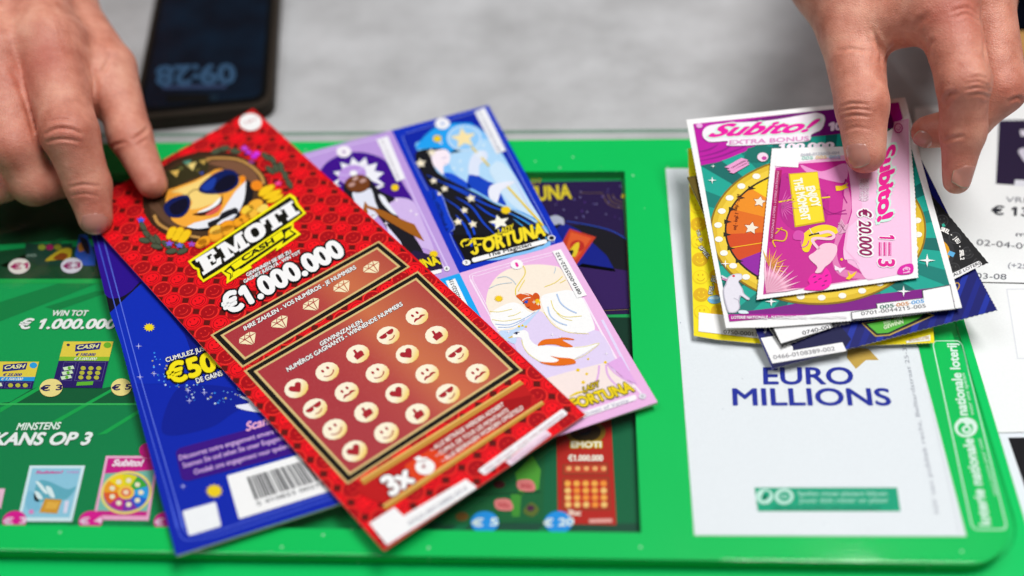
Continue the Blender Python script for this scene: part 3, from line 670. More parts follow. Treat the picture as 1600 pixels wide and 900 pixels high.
a.star(*zM((580, 638))[0], 17, 12, '#f0ecdf', 12, rot=-105); a.star(*zM((612, 577))[0], 8.5, 6.5, '#e6c21a', 12, n=12, inner=.8); a.star(*zM((268, 217))[0], 7.5, 6, '#e2c21c', 8, n=12, inner=.8)
a.poly(zM((222, 480), (262, 476), (290, 500), (350, 665), (325, 690)), '#0d3ac0', 10)
a.text('A. Bonheur, liefde, geluk', *zM((312, 682), (236, 484), (330, 676)), '#0a1f66', 11); a.text('SPEL 2', *zM((292, 610), (272, 556), (304, 604)), '#0a1f66', 11)
a.curve(zM((262, 478), (292, 505), (325, 595), (355, 660), (335, 685)), 1.1, '#8a9dea', 11)
a.poly(zM((340, 700), (420, 840), (800, 752), (850, 712), (800, 680), (600, 700)), '#121014', 9)
for q in ([(395, 640), (430, 700), (440, 760)], [(540, 640), (600, 690)]): a.curve(zM(*q), 3, '#1447cc', 10)
a.text('ORTUNA', *zM((505, 788), (810, 702), (494, 722)), '#ecd52a', 13, off=.055, outline=BLACK, ow=.05)
a.curve(zM((400, 765), (388, 745), (405, 728), (440, 730), (425, 752), (408, 756)), 4.2, '#ecd52a', 14, taper=True)
a.curve(zM((405, 735), (450, 722), (520, 718), (570, 695), (560, 705)), 4.0, '#ecd52a', 14, taper=True); a.curve(zM((452, 728), (462, 760), (468, 785), (455, 796), (440, 785)), 5.0, '#ecd52a', 14); a.curve(zM((455, 758), (490, 748)), 4.0, '#ecd52a', 14)
a.text('LADY', *zM((575, 700), (655, 672), (570, 675)), '#ecd52a', 15, off=.03, outline=BLACK, ow=.09, shear=.15)
a.poly(quad_round(zM((438, 820), (815, 722), (822, 742), (448, 842)), .04, 5, 9), '#f2f2f5', 14)
a.text('The Magician', *zM((522, 814), (740, 758), (517, 796)), '#15151a', 15, off=.02)
a.ell(*zM((415, 841))[0], 6.4, 4.4, '#f0f0f4', 15); a.text('2', *zM((409, 848), (421, 845), (407, 835)), '#151515', 16); a.ell(*zM((841, 718))[0], 6.4, 4.6, '#d8d9e0', 15); a.ell(*zM((842, 718))[0], 4, 3, '#23232b', 16)
a.ell(*zM((294, 142))[0], 11.5, 9, '#e9e9f4', 12); a.ell(*zM((294, 143))[0], 3, 2.6, '#9db2da', 13)
a.poly(zM((455, 84), (505, 62), (612, 278), (566, 296)), '#e8e9ef', 12); a.text('0810-0025522-131', *zM((590, 282), (480, 72), (574, 288)), '#a9abb8', 13)
a.build('magician_panel', FT)
# --- pink panel and cyan panel
zV = lambda *p: Z(p, 720, 380, 5.0); zW = lambda *p: Z(p, 780, 500, 4.738)
a = Art(PF, 1)
a.poly([vBL, mBL, bBL, bLL], '#1ba0e8', 2); a.poly(zR((815, 862), (868, 848), (960, 1040), (900, 1040)), '#eceef2', 3); a.text('0810-0025522-131', inv(2.2 * hq(zR((889, 925))[0]) - 1.2 * hq(zR((858, 850))[0])), zR((853, 853))[0], inv(2.2 * hq(zR((868, 932))[0]) - 1.2 * hq(zR((838, 858))[0])), '#26262c', 4, off=.01)
a.build('cyan_panel', FT)
a = Art(PF, 1)
PQ = [mBL, mBR, BR, bBL]
a.poly(PQ, '#e3b0dc', 2)
def band(o, wd, c, L): a.line(zV((330 + o, 760), (75 + o * .8, 285)) + spline(zV((75 + o, 285), (70 + o, 255), (100 + o, 238 + o)), False) + zV((400, 152 + o), (715, 72 + o)), wd, c, L)
band(0, 1.5, '#f0dcef', 3); band(22, 1.2, '#f0dcef', 3)
a.line(zV((955, 430), (1100, 700)) + zW((930, 400), (1050, 545)), 3.2, '#efdff2', 3)
a.line(zW((762, 0), (960, 380)), 4.2, '#dcd0f0', 3)
disc_ = spline(zV((205, 500), (200, 430), (225, 345), (280, 265), (360, 210), (480, 178), (600, 168), (720, 178), (780, 200), (830, 290), (890, 410), (980, 560), (900, 690), (760, 760), (600, 760), (420, 760), (330, 760), (270, 640)), True, 4)
a.poly(disc_, '#f2e2d2', 4)
a.blob(zV((230, 560), (350, 480), (440, 470), (520, 530), (560, 560), (480, 640), (360, 672), (280, 670)), '#f0f0f2', 5)
a.blob(zV((630, 420), (740, 385), (850, 370), (940, 420), (1030, 600), (1040, 690), (940, 705), (800, 680), (700, 600), (650, 530)), '#eef0f4', 5)
a.poly(spline(zV((440, 660), (520, 590), (600, 540), (640, 545), (720, 640), (840, 700), (960, 712), (1080, 690), (1200, 900), (1180, 1100), (900, 1180), (600, 1100), (420, 800)), True, 3), '#d9cbea', 6)
a.blob(zV((300, 690), (400, 680), (470, 640), (600, 530), (620, 520), (560, 590), (450, 720), (420, 790), (330, 740)), '#bcd2f0', 7)
for q, c, wd in (([(430, 410), (430, 360), (460, 310), (500, 250), (500, 205), (480, 175)], '#e4cd4a', 1.6), ([(450, 378), (470, 340), (500, 290)], '#e8d25a', 1.4), ([(655, 345), (740, 310), (795, 262)], '#e8d25a', 1.3), ([(775, 315), (820, 290)], '#e8d25a', 1.2), ([(220, 358), (300, 325), (400, 312)], '#a9c0d2', 1.1), ([(285, 275), (350, 265), (400, 290), (432, 328)], '#a9c0d2', 1.1), ([(738, 190), (738, 215), (728, 240)], '#a9c0d2', 1), ([(750, 400), (780, 470), (840, 520), (905, 550)], '#b0c4e2', 2.4), ([(680, 500), (700, 570), (760, 620), (830, 645)], '#b0c4e2', 2.2), ([(705, 450), (730, 520), (790, 570), (850, 580), (945, 572)], '#e8d87a', 1.2), ([(750, 550), (800, 590), (870, 608)], '#e8d87a', 1.1), ([(225, 535), (300, 540), (400, 518)], '#e8d87a', 1.1), ([(370, 575), (420, 565), (470, 540)], '#e8d87a', 1), ([(245, 600), (340, 612), (470, 590)], '#e8d87a', 1), ([(270, 635), (380, 640), (500, 590), (580, 540)], '#a3bce4', 1.4), ([(290, 660), (400, 655), (500, 600)], '#a3bce4', 1.2), ([(650, 540), (720, 640), (840, 700), (1000, 712)], '#e6d79a', 1.2)):
    a.curve(zV(*q), wd, c, 8)
a.blob(zV((432, 415), (470, 398), (520, 398), (562, 412), (600, 450), (625, 510), (590, 525), (560, 530), (520, 510), (505, 495), (490, 470), (455, 440)), '#d2571e', 9)
a.blob(zV((562, 412), (585, 392), (612, 410), (615, 445), (590, 470), (570, 450)), '#c94f18', 10); a.blob(zV((580, 455), (605, 440), (622, 470), (600, 490)), '#e9b51c', 11)
a.curve(zV((475, 400), (500, 402), (535, 412)), 1.4, '#efe3d4', 11); a.curve(zV((480, 455), (510, 435), (545, 430)), 1.6, '#efe3d4', 11); a.curve(zV((488, 478), (505, 460), (528, 448)), 1.4, '#1b2a66', 11); a.ell(*zV((512, 464))[0], 2.6, 2.4, '#2a52b8', 12); a.curve(zV((522, 508), (538, 503)), 1.2, '#6b1c10', 12)
a.star(*zV((572, 466))[0], 4, 4, '#f3ecd8', 12, n=4, inner=.2); a.star(*zV((605, 483))[0], 3.5, 3.5, '#f3ecd8', 12, n=4, inner=.2)
a.star(*zV((297, 437))[0], 7.6, 6, '#ecc51c', 9, n=14, inner=.62)
# dove held by two hands
a.blob(zW((60, 138), (95, 122), (110, 100), (150, 85), (190, 80), (215, 100), (230, 150), (280, 190), (370, 195), (470, 205), (560, 205), (640, 195), (735, 175), (690, 215), (600, 270), (520, 305), (400, 320), (300, 310), (230, 265), (185, 210), (165, 140), (120, 135)), '#f0f0f2', 9)
a.curve(zW((540, 300), (620, 272), (700, 215), (738, 176), (640, 200), (560, 208)), 1.2, '#e6dc9e', 10); a.curve(zW((165, 150), (185, 210), (230, 265), (300, 312)), 1.4, '#e6dc9e', 10)
a.poly(zW((62, 140), (98, 120), (100, 134)), '#d8b838', 11); a.curve(zW((108, 106), (128, 96), (150, 96)), 1.6, '#1b2250', 11); a.ell(*zW((128, 104))[0], 2, 1.8, '#1b2250', 11)
for q in ((148, 52), (173, 46), (198, 54)): a.ell(*zW(q)[0], 1.9, 1.5, '#e3c21e', 11)
a.poly(spline(zW((285, 195), (305, 165), (340, 148), (420, 142), (480, 134), (550, 145), (545, 153), (470, 152), (510, 178), (545, 200), (530, 207), (480, 205), (420, 188), (360, 186), (320, 192))), '#dd6a16', 11)
a.poly(spline(zW((300, 315), (350, 318), (410, 318), (440, 300), (380, 272), (440, 282), (540, 292), (568, 322), (530, 335), (450, 343), (390, 342), (330, 330))), '#dd6a16', 11)
for q in ((455, 128), (395, 115), (70, 92), (795, 255)): a.star(*zW(q)[0], 4.5, 4.5, '#ece6f6', 11, n=4, inner=.18)
# tablecloth, gold sparks and name
a.poly(zW((330, 440), (500, 390), (780, 320), (900, 420), (1010, 500), (940, 560), (560, 640), (380, 620)), '#ecdcd8', 8)
for q in ([(740, 340), (735, 400), (720, 460), (700, 500)], [(790, 335), (800, 400), (830, 450), (870, 490)], [(800, 330), (850, 390), (920, 440), (990, 480)]): a.curve(zW(*q), 3.2, '#d9a9dc', 9)
a.poly(zW((800, 325), (900, 275), (1020, 480), (930, 440)), '#dba6de', 9)
for q, r in (((583, 375), 3), ((648, 404), 2.4), ((622, 466), 3), ((786, 318), 2.6), ((658, 293), 1.8)): a.ell(*zW(q)[0], r, r * .85, '#e6c21e', 10, n=10)
a.text('FORTUNA', inv(hq(zW((1000, 526))[0]) * 1 + (hq(zW((640, 640))[0]) - hq(zW((1000, 526))[0])) * 1.22), zW((1000, 528))[0], inv(hq(zW((960, 455))[0]) + (hq(zW((600, 570))[0]) - hq(zW((960, 455))[0])) * 1.22), '#e2c81e', 12, off=.05, outline='#3a2f14', ow=.05)
a.curve(zW((520, 575), (580, 545), (640, 535)), 4, '#e2c81e', 13, taper=True)
a.text('LADY', *zW((628, 545), (748, 492), (615, 505)), '#d4b91c', 14, off=.03, outline='#2c2412', ow=.09, shear=.15)
a.poly(quad_round(zW((600, 690), (1010, 556), (1022, 594), (610, 735)), .04, 5, 8), '#eeeaf2', 12); a.text('Queen of Vanity', *zW((620, 720), (960, 612), (612, 694)), '#8f8da8', 13, off=.0)
a.ell(*zW((1060, 570))[0], 6, 4.6, '#d8d4de', 12); a.text('4', *zW((1054, 580), (1066, 577), (1052, 563)), '#8a8a94', 13)
a.ell(*zV((438, 172))[0], 9.8, 7.6, '#f3eef4', 11); a.blob(zV((424, 160), (440, 158), (452, 180), (445, 192), (432, 186)), '#e32b9c', 12)
a.poly(zV((714, 68), (782, 52), (985, 412), (908, 434)), '#f1f1f3', 11)
a.text('0810-0025522-132', *zV((946, 400), (764, 76), (918, 408)), '#20222a', 12, off=.012)
a.build('sorcery_panel', FT)

# ================================================================== red smiley ticket
ET = empty('scratch_ticket', U(520, 520, ZT), 'long red scratch ticket titled EMOTI CASH, lying across the wide blue ticket', 'scratch ticket', 'scratch tickets on the tray')
PE = Plane((600, 860), ZT + 0.0040, gx=-0.004, gy=0.006, bends=[((800, 560), (470, 700), .45, .08)])
E_ = [(395, 169.5), (121, 325), (600, 860.5), (915, 648)]
out = perf(E_[0], E_[1], 60, 1.0) + [E_[1]] + [(386, 619.5)] + perf(E_[2], E_[3], 1, 0.0) + [E_[3], (726, 472.5)]
card('card_body', PE, out, '#cf0c18', 0.0005, ET, edge='#e6d6c4')
a = Art(PE, 1); a.clip = [PE.hit(*p) for p in ((394, 171), (124, 325), (600, 858), (912, 648))]
o0 = PE.hit(207, 402.8); sl = (PE.hit(222.2, 418.8) - o0); ss = (PE.hit(231.8, 389.6) - o0)
sl = np.array(sl); ln = np.linalg.norm(sl); pr = np.array([-sl[1], sl[0]]) / ln; ss = pr * math.copysign(np.linalg.norm(ss), pr @ ss)
W_ = np.linalg.norm(ss); print('lattice', ln * 1000, W_ * 1000)
R = 0.495 * max(ln, W_) * 1.0
def qe(cx, cy, r, n): return [np.array([cx + r * math.cos(2 * math.pi * k / n), cy + r * math.sin(2 * math.pi * k / n)]) for k in range(n)]
bm_ring = '#ee4636'
updir = -sl / ln; rtdir = ss / np.linalg.norm(ss)
if rtdir @ (PE.hit(231.8, 389.6) - o0) < 0: rtdir = -rtdir
for i in range(-12, 36):
    for j in range(-8, 16):
        c = o0 + sl * i + ss * j; lightd = (i + j) % 2 == 0
        inside = all(True for _ in [0]); 
        m1 = a.mi('#a40c17' if not lightd else '#f4141f'); m2 = a.mi('#d0141e' if lightd else '#f63028')
        z0 = 2 * LAYER
        a.emit([c + rtdir * .5 * W_ * x + updir * .5 * ln * y + (sl + ss) * .5 for x, y in ((-.46, 0), (0, -.46), (.46, 0), (0, .46))], z0 - LAYER, a.mi('#5e1512'))
        a.emit(qe(*c, R * 1.0, 18), z0, m2); a.emit(qe(*c, R * .86, 18), z0 + LAYER, m1)
        m3 = a.mi('#7d0c14' if lightd else '#5c0a10')
        if lightd: 
            pts = qe(*c, R * .74, 18); pin = qe(*c, R * .68, 18)
            for k in range(18): a.emit([pts[k], pts[(k + 1) % 18], pin[(k + 1) % 18], pin[k]], z0 + 2 * LAYER, m3)
        else:
            m3 = a.mi('#e03028')
        for sx in (-1, 1): a.emit([c + rtdir * (sx * .24 * R + .07 * R * math.cos(t)) + updir * (.22 * R + .13 * R * math.sin(t)) for t in np.linspace(0, 5.5, 7)], z0 + 2 * LAYER, m3)
        an = np.linspace(math.radians(205), math.radians(335), 7)
        for k in range(6): a.emit([c + rtdir * (f * R * math.cos(t)) + updir * (f * R * math.sin(t)) for f, t in ((.42, an[k]), (.52, an[k]), (.52, an[k + 1]), (.42, an[k + 1]))], z0 + 2 * LAYER, m3)
a.build('smiley_pattern', ET)
zE = lambda *p: Z(p, 220, 210, 4.738)
a = Art(PE, 5)
a.ell(322, 308, 100, 71, '#3a2418', 0, rot=-8); a.ell(325, 309, 93, 65, '#4a3524', 1, rot=-8, rough=.25)
for pts in (zE((495, 205), (500, 185), (600, 178), (720, 190), (820, 240), (890, 310), (912, 370)), zE((100, 600), (130, 660), (200, 705), (290, 740), (440, 768))): a.curve(pts, 5, '#b98a4a', 3)
a.poly(spline(zE((500, 215), (620, 195), (740, 215), (840, 280), (880, 370), (830, 420), (780, 330), (640, 260))), '#77513a', 2)
a.poly(spline(zE((60, 520), (110, 580), (180, 650), (260, 690), (340, 700), (250, 640), (170, 560), (120, 500))), '#5c4130', 2)
a.poly(spline(zE((130, 330), (230, 260), (360, 190), (480, 180), (490, 280), (350, 340), (230, 395))), '#35301a', 3)
for x, y, r, c in ((255, 290, 8, '#d8b45a'), (375, 238, 9, '#e0c878'), (460, 208, 6, '#b8984a'), (345, 215, 7, '#4a8a78'), (452, 292, 4, '#3a4a9a'), (300, 255, 4, '#6a6a3a'), (420, 270, 5, '#5a5228'), (190, 340, 4, '#6a5a34')):
    p = zE((x, y))[0]; a.poly([(p[0] - r, p[1] - r * .3), (p[0] + r * .9, p[1] - r * .7), (p[0] + r * .3, p[1] + r * .8)], c, 4)
# face, glasses, collar
a.poly(spline(zE((185, 500), (205, 420), (250, 400), (400, 345), (520, 285), (560, 265), (650, 270), (740, 320), (775, 340), (720, 420), (640, 540), (560, 630), (440, 665), (340, 690), (250, 655), (215, 600))), '#f0a63a', 5)
a.poly(spline(zE((230, 430), (400, 360), (520, 300), (480, 400), (600, 470), (500, 530), (370, 560), (380, 500), (300, 440))), '#f6cf78', 6)
a.poly(spline(zE((560, 265), (545, 265), (600, 260), (560, 290), (510, 300))), '#ec8a1c', 7); a.ell(*zE((755, 338))[0], 5, 6, '#ec8a1c', 6)
a.poly(zE((340, 690), (400, 660), (520, 630), (580, 610), (640, 520), (700, 430), (785, 345), (788, 440), (740, 560), (700, 640), (560, 690), (430, 715)), '#e4e6ec', 8)
a.poly(spline(zE((785, 345), (830, 390), (830, 470), (780, 560), (730, 620), (640, 690), (520, 715), (400, 715), (340, 692), (430, 705), (560, 680), (690, 620), (750, 540), (775, 450))), '#17161c', 9)
a.poly(zE((600, 590), (640, 570), (700, 548), (722, 560), (725, 600), (690, 596), (600, 640), (565, 668), (560, 695), (500, 690), (498, 660), (580, 625)), '#1b1b22', 10); a.poly(zE((560, 640), (640, 590), (715, 598), (690, 640), (570, 672)), '#dfe2ea', 9)
a.poly(spline(zE((430, 420), (455, 370), (540, 300), (620, 268), (690, 275), (728, 320), (720, 380), (660, 425), (580, 445), (480, 445))), '#0c1c58', 10)
a.poly(spline(zE((545, 400), (580, 350), (640, 310), (700, 310), (710, 360), (660, 410), (580, 435))), '#060b24', 11); a.poly(spline(zE((450, 400), (520, 340), (560, 330), (540, 400), (490, 425))), '#1a3a9a', 11)
a.poly(spline(zE((172, 550), (200, 500), (270, 465), (340, 455), (370, 490), (360, 560), (310, 615), (240, 622), (195, 600))), '#0c1c58', 10); a.poly(spline(zE((215, 545), (270, 500), (340, 480), (350, 540), (300, 595), (240, 600))), '#060b24', 11)
a.curve(zE((345, 458), (390, 420), (440, 412)), 1.6, '#7a5a2a', 10)
a.poly(spline(zE((385, 598), (450, 580), (530, 540), (590, 490), (605, 450), (608, 490), (590, 545), (520, 595), (450, 608))), '#3a0f14', 9); a.poly(spline(zE((420, 585), (520, 535), (590, 475), (580, 520), (500, 570))), '#eceef2', 10); a.poly(spline(zE((480, 600), (540, 560), (600, 525), (575, 575), (520, 602))), '#d8584e', 10)
# gloved fingers, coins, leaves, petals
for q in ([(870, 450), (900, 400), (980, 375), (995, 400), (940, 450), (890, 470)], [(900, 475), (960, 430), (1035, 412), (1040, 440), (980, 480), (920, 490)], [(930, 505), (980, 470), (1050, 445), (1050, 475), (990, 510), (940, 515)], [(190, 760), (215, 700), (260, 688), (272, 720), (235, 775), (200, 785)], [(230, 780), (265, 705), (310, 690), (325, 720), (280, 790), (245, 798)], [(272, 795), (310, 725), (360, 708), (378, 740), (330, 805), (290, 812)]): a.blob(zE(*q), '#c98a10', 10); a.blob([(x * .86 + .14 * sum(t[0] for t in zE(*q)) / 6, y * .86 + .14 * sum(t[1] for t in zE(*q)) / 6) for x, y in zE(*q)], '#f0c41c', 11)
a.ell(*zE((860, 385))[0], 9, 8, '#e8851c', 10)
for x, y, r1, c in ((640, 690, 14, '#ee9a1e'), (640, 720, 13, '#f2a626'), (560, 720, 13, '#f4c24a'), (560, 755, 14, '#f0a428'), (470, 800, 12, '#f0a020'), (450, 815, 10, '#ee9a1c'), (790, 570, 12, '#f6c83a'), (850, 530, 13, '#eeae34'), (900, 560, 11, '#f6d060'), (770, 630, 11, '#eea024'), (820, 600, 12, '#f4b83a'), (720, 660, 10, '#f0a020')):
    p = zE((x, y))[0]; a.ell(p[0], p[1], r1, r1 * .66, '#d8841a', 10, rot=-25); a.ell(p[0] + .5, p[1] - 1.2, r1 * .86, r1 * .52, c, 11, rot=-25)
for x, y, an in ((20, 690, 60), (45, 740, 50), (30, 790, 10), (85, 780, 50), (125, 785, 60), (120, 835, 10), (190, 820, 40), (230, 870, -10), (310, 870, -20), (290, 825, 20), (930, 170, 40), (980, 200, 60), (1000, 250, 70), (960, 270, 40), (1040, 250, 80), (1070, 310, 70), (1100, 370, 60), (700, 130, 10), (620, 110, -10), (560, 130, -20)):
    p = zE((x, y))[0]; a.ell(p[0], p[1], 9.5, 4.6, '#3c4232', 9, rot=an, n=14); a.ell(p[0], p[1], 8, 3.2, '#4c5340', 10, rot=an, n=12)
for x, y, c in ((770, 110, '#c04ad8'), (800, 140, '#b23ad0'), (860, 150, '#d03ae6'), (840, 170, '#c42edc'), (1020, 370, '#f0448c'), (215, 815, '#7a5ad8'), (290, 830, '#6a6ad0'), (380, 820, '#9a4ac0'), (5, 640, '#3a5ae0'), (820, 210, '#8a3a7a')):
    p = zE((x, y))[0]; a.star(p[0], p[1], 7, 5, c, 11, n=5, inner=.5)
a.ell(391.5, 191.5, 17.5, 13.5, '#eceae6', 3); a.ell(391.5, 191.5, 15.5, 11.8, '#f3f3f4', 4); a.text('18+', (382, 196), (402, 189), (381, 191), '#c9a0a0', 5)
a.build('emblem', ET)
zT = lambda *p: Z(p, 280, 300, 4.286)
a = Art(PE, 19)
a.poly(zT((62, 472), (745, 18), (782, 42), (800, 85), (852, 150), (765, 215), (770, 250), (818, 290), (700, 372), (650, 405), (655, 380), (480, 500), (490, 515), (320, 622), (322, 575), (285, 540), (165, 612), (130, 575), (122, 530), (98, 520)), '#f0e414', 0)
a.poly(zT((80, 478), (742, 40), (768, 60), (785, 98), (832, 150), (745, 210), (350, 478), (165, 595), (145, 560), (138, 520), (112, 510)), '#14130c', 1)
a.poly(zT((300, 540), (350, 495), (690, 262), (760, 232), (745, 262), (790, 288), (690, 360), (700, 330), (385, 545), (340, 600), (345, 560)), '#14130c', 1)
a.poly(zT((350, 500), (688, 268), (706, 308), (378, 528)), '#f0e414', 2); a.poly(zT((318, 540), (345, 518), (362, 540), (350, 590), (352, 556)), '#f0e414', 2); a.poly(zT((712, 282), (740, 258), (745, 272), (770, 288), (712, 322)), '#f0e414', 2)
a.poly(zT((362, 548), (405, 522), (430, 528), (360, 580)), '#f0e414', 2)
a.build('title_banner', ET)
# slab-serif title letters drawn on a unit grid
GL = {
 'E': ([(0, 0), (.92, 0), (1.0, .36), (.80, .36), (.72, .19), (.50, .19), (.50, .42), (.62, .42), (.62, .30), (.76, .30), (.76, .70), (.62, .70), (.62, .58), (.50, .58), (.50, .81), (.70, .81), (.76, .66), (.94, .66), (.90, 1), (0, 1), (0, .82), (.12, .82), (.12, .18), (0, .18)], None),
 'M': ([(0, 0), (.40, 0), (.40, .18), (.32, .18), (.32, .62), (.46, .10), (.60, .10), (.72, .62), (.72, .18), (.62, .18), (.62, 0), (1.04, 0), (1.04, .18), (.95, .18), (.95, .82), (1.04, .82), (1.04, 1), (.72, 1), (.53, .42), (.34, 1), (0, 1), (0, .82), (.10, .82), (.10, .18), (0, .18)], None),
 'O': (None, None),
 'T': ([(.24, 0), (.76, 0), (.76, .18), (.66, .18), (.66, .80), (.80, .80), (.84, .60), (1, .60), (1, 1), (0, 1), (0, .60), (.16, .60), (.20, .80), (.34, .80), (.34, .18), (.24, .18)], None),
 'I': ([(0, 0), (1, 0), (1, .19), (.80, .19), (.80, .81), (1, .81), (1, 1), (0, 1), (0, .81), (.20, .81), (.20, .19), (0, .19)], None)}
a = Art(PE, 22)
B0, B1 = [PE.hit(*p) for p in zT((166, 568), (812, 150))]; T0, T1 = [PE.hit(*p) for p in zT((110, 462), (758, 66))]
def tq(u, v): return (B0 * (1 - u) + B1 * u) * (1 - v) + (T0 * (1 - u) + T1 * u) * v
for ch, u0, u1 in (('E', 0, .20), ('M', .212, .46), ('O', .468, .662), ('T', .655, .862), ('I', .868, 1.0)):
    if ch == 'O':
        o_ = [(.5 + .5 * math.copysign(abs(math.cos(t)) ** .75, math.cos(t)), .5 + .52 * math.copysign(abs(math.sin(t)) ** .8, math.sin(t))) for t in np.linspace(0, 2 * math.pi, 33)[:-1]]
        i_ = [(.5 + (x - .5) * .36, .5 + (y - .5) * .56) for x, y in o_]
        for k in range(32): a.emit([tq(u0 + (u1 - u0) * x, y) for x, y in (o_[k], o_[(k + 1) % 32], i_[(k + 1) % 32], i_[k])], 23 * LAYER, a.mi('#f4f4f6'))
    else: a.qpoly([tq(u0 + (u1 - u0) * x, y) for x, y in GL[ch][0]], '#f4f4f6', 1)
a.text('CASH', *zT((432, 476), (640, 346), (418, 446)), '#1a1810', 2, off=.035)
a.build('title_lettering', ET)
a = Art(PE, 5)
a.text('GEWINNEN SIE BIS ZU', *zT((456, 570), (752, 410), (447, 549)), '#f2f2f4', 2, off=.035, outline='#1c0a0e', ow=.055)
a.text('GAGNEZ JUSQU’À - WIN TOT', *zT((438, 614), (815, 412), (429, 593)), '#f2f2f4', 2, off=.035, outline='#1c0a0e', ow=.055)
a.text('€1.000.000', *zT((330, 826), (1112, 420), (268, 716)), '#f5f5f6', 4, off=.055, outline='#121012', ow=.07)
a.build('prize_lettering', ET)
# scratch panels with printed symbols
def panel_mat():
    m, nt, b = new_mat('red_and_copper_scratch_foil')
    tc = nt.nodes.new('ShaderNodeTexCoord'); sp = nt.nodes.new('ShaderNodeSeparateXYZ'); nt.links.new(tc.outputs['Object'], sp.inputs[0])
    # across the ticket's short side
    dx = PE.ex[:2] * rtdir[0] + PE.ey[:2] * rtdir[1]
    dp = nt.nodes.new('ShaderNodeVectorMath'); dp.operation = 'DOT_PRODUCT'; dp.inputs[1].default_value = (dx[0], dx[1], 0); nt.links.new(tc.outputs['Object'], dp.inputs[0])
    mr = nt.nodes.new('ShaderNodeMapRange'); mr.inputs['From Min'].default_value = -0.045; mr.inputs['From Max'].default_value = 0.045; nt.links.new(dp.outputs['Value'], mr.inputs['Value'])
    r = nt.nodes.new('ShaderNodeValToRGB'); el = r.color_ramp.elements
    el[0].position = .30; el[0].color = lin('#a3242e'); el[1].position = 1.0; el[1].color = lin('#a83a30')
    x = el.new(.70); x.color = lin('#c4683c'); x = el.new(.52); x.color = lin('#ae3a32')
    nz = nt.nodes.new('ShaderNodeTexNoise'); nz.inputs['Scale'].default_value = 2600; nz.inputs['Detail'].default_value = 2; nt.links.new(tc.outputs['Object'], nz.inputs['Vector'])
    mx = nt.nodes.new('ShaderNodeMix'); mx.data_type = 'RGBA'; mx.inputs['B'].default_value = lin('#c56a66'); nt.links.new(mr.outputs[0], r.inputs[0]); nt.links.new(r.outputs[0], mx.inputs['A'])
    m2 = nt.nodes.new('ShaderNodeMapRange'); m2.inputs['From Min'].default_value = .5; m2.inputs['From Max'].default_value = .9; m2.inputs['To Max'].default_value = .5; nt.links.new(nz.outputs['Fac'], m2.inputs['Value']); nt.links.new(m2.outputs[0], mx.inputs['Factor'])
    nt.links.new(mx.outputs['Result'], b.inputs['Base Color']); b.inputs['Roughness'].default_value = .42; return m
PM = panel_mat()
def lerp(p, q, t): return (p[0] + (q[0] - p[0]) * t, p[1] + (q[1] - p[1]) * t)
def scratch_panel(Q, f):
    a = Art(PE, 5)
    H = [PE.hit(*p) for p in Q]; c = sum(H) / 4
    def inset(d):
        out = []
        for i in range(4):
            p, pr_, nx = H[i], H[i - 1], H[(i + 1) % 4]; e1 = (pr_ - p) / np.linalg.norm(pr_ - p); e2 = (nx - p) / np.linalg.norm(nx - p); out.append(p + (e1 + e2) * d)
        return out
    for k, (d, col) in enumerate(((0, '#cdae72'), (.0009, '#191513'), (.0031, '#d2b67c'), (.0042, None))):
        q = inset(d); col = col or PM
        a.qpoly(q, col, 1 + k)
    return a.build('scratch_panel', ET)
p1 = scratch_panel([(329, 524), (592, 377), (641, 417.5), (379, 575)], 1)
p2_ = scratch_panel([(381, 580), (653, 424), (817, 579), (543, 757.5)], 1)
zP = lambda *p: Z(p, 360, 380, 4.09); zG = lambda *p: Z(p, 430, 440, 3.0)
a = Art(PE, 10)
a.text('IHRE ZAHLEN - VOS NUMÉROS - JE NUMMERS', *zP((94, 562), (806, 166), (83, 538)), '#eceae6', 0, off=.035, outline='#1e0e26', ow=.055)
a.build('heading_lettering', p1)
a = Art(PE, 10)
a.text('GEWINNZAHLEN', *zP((580, 662), (846, 512), (569, 638)), '#eceae6', 0, off=.035, outline='#1e0e26', ow=.055)
a.text('NUMÉROS GAGNANTS - WINNENDE NUMMERS', *zP((369, 826), (1104, 401), (357, 801)), '#eceae6', 0, off=.035, outline='#1e0e26', ow=.055)
a.build('heading_lettering', p2_)
ux, uy = rtdir, updir
CREAM = '#efe0b8'
for q in ((120, 620), (325, 515), (527, 402), (722, 287), (912, 165)):
    a = Art(PE, 10); c = PE.hit(*zP(q)[0]); s_ = np.linalg.norm(PE.hit(*zP((q[0] + 70, q[1]))[0]) - c) * .90
    def d(x, y): return c + ux * x * s_ + uy * y * s_
    for t in ([(-.98, .30), (-.62, .78), (-.40, .34)], [(-.55, .80), (-.02, .80), (-.32, .38)], [(-.22, .34), (.0, .74), (.22, .34)], [(.02, .80), (.55, .80), (.32, .38)], [(.40, .34), (.62, .78), (.98, .30)], [(-.96, .22), (-.34, .22), (-.10, -.80)], [(-.24, .22), (.24, .22), (0, -.84)], [(.34, .22), (.96, .22), (.10, -.80)]):
        a.qpoly([d(*p) for p in t], CREAM, 1)
    a.build('play_symbol', p1)
grid = [[(665, 165, 'm'), (530, 255, 'g'), (388, 342, 't'), (245, 425, 's'), (100, 503, 'h')], [(757, 253, 't'), (620, 343, 'h'), (480, 432, 's'), (336, 520, 'm'), (188, 598, 'g')], [(853, 342, 'g'), (713, 435, 'm'), (573, 526, 'h'), (428, 615, 't'), (280, 695, 's')], [(949, 433, 'm'), (810, 528, 'g'), (668, 622, 't'), (522, 711, 's'), (373, 797, 'h')]]
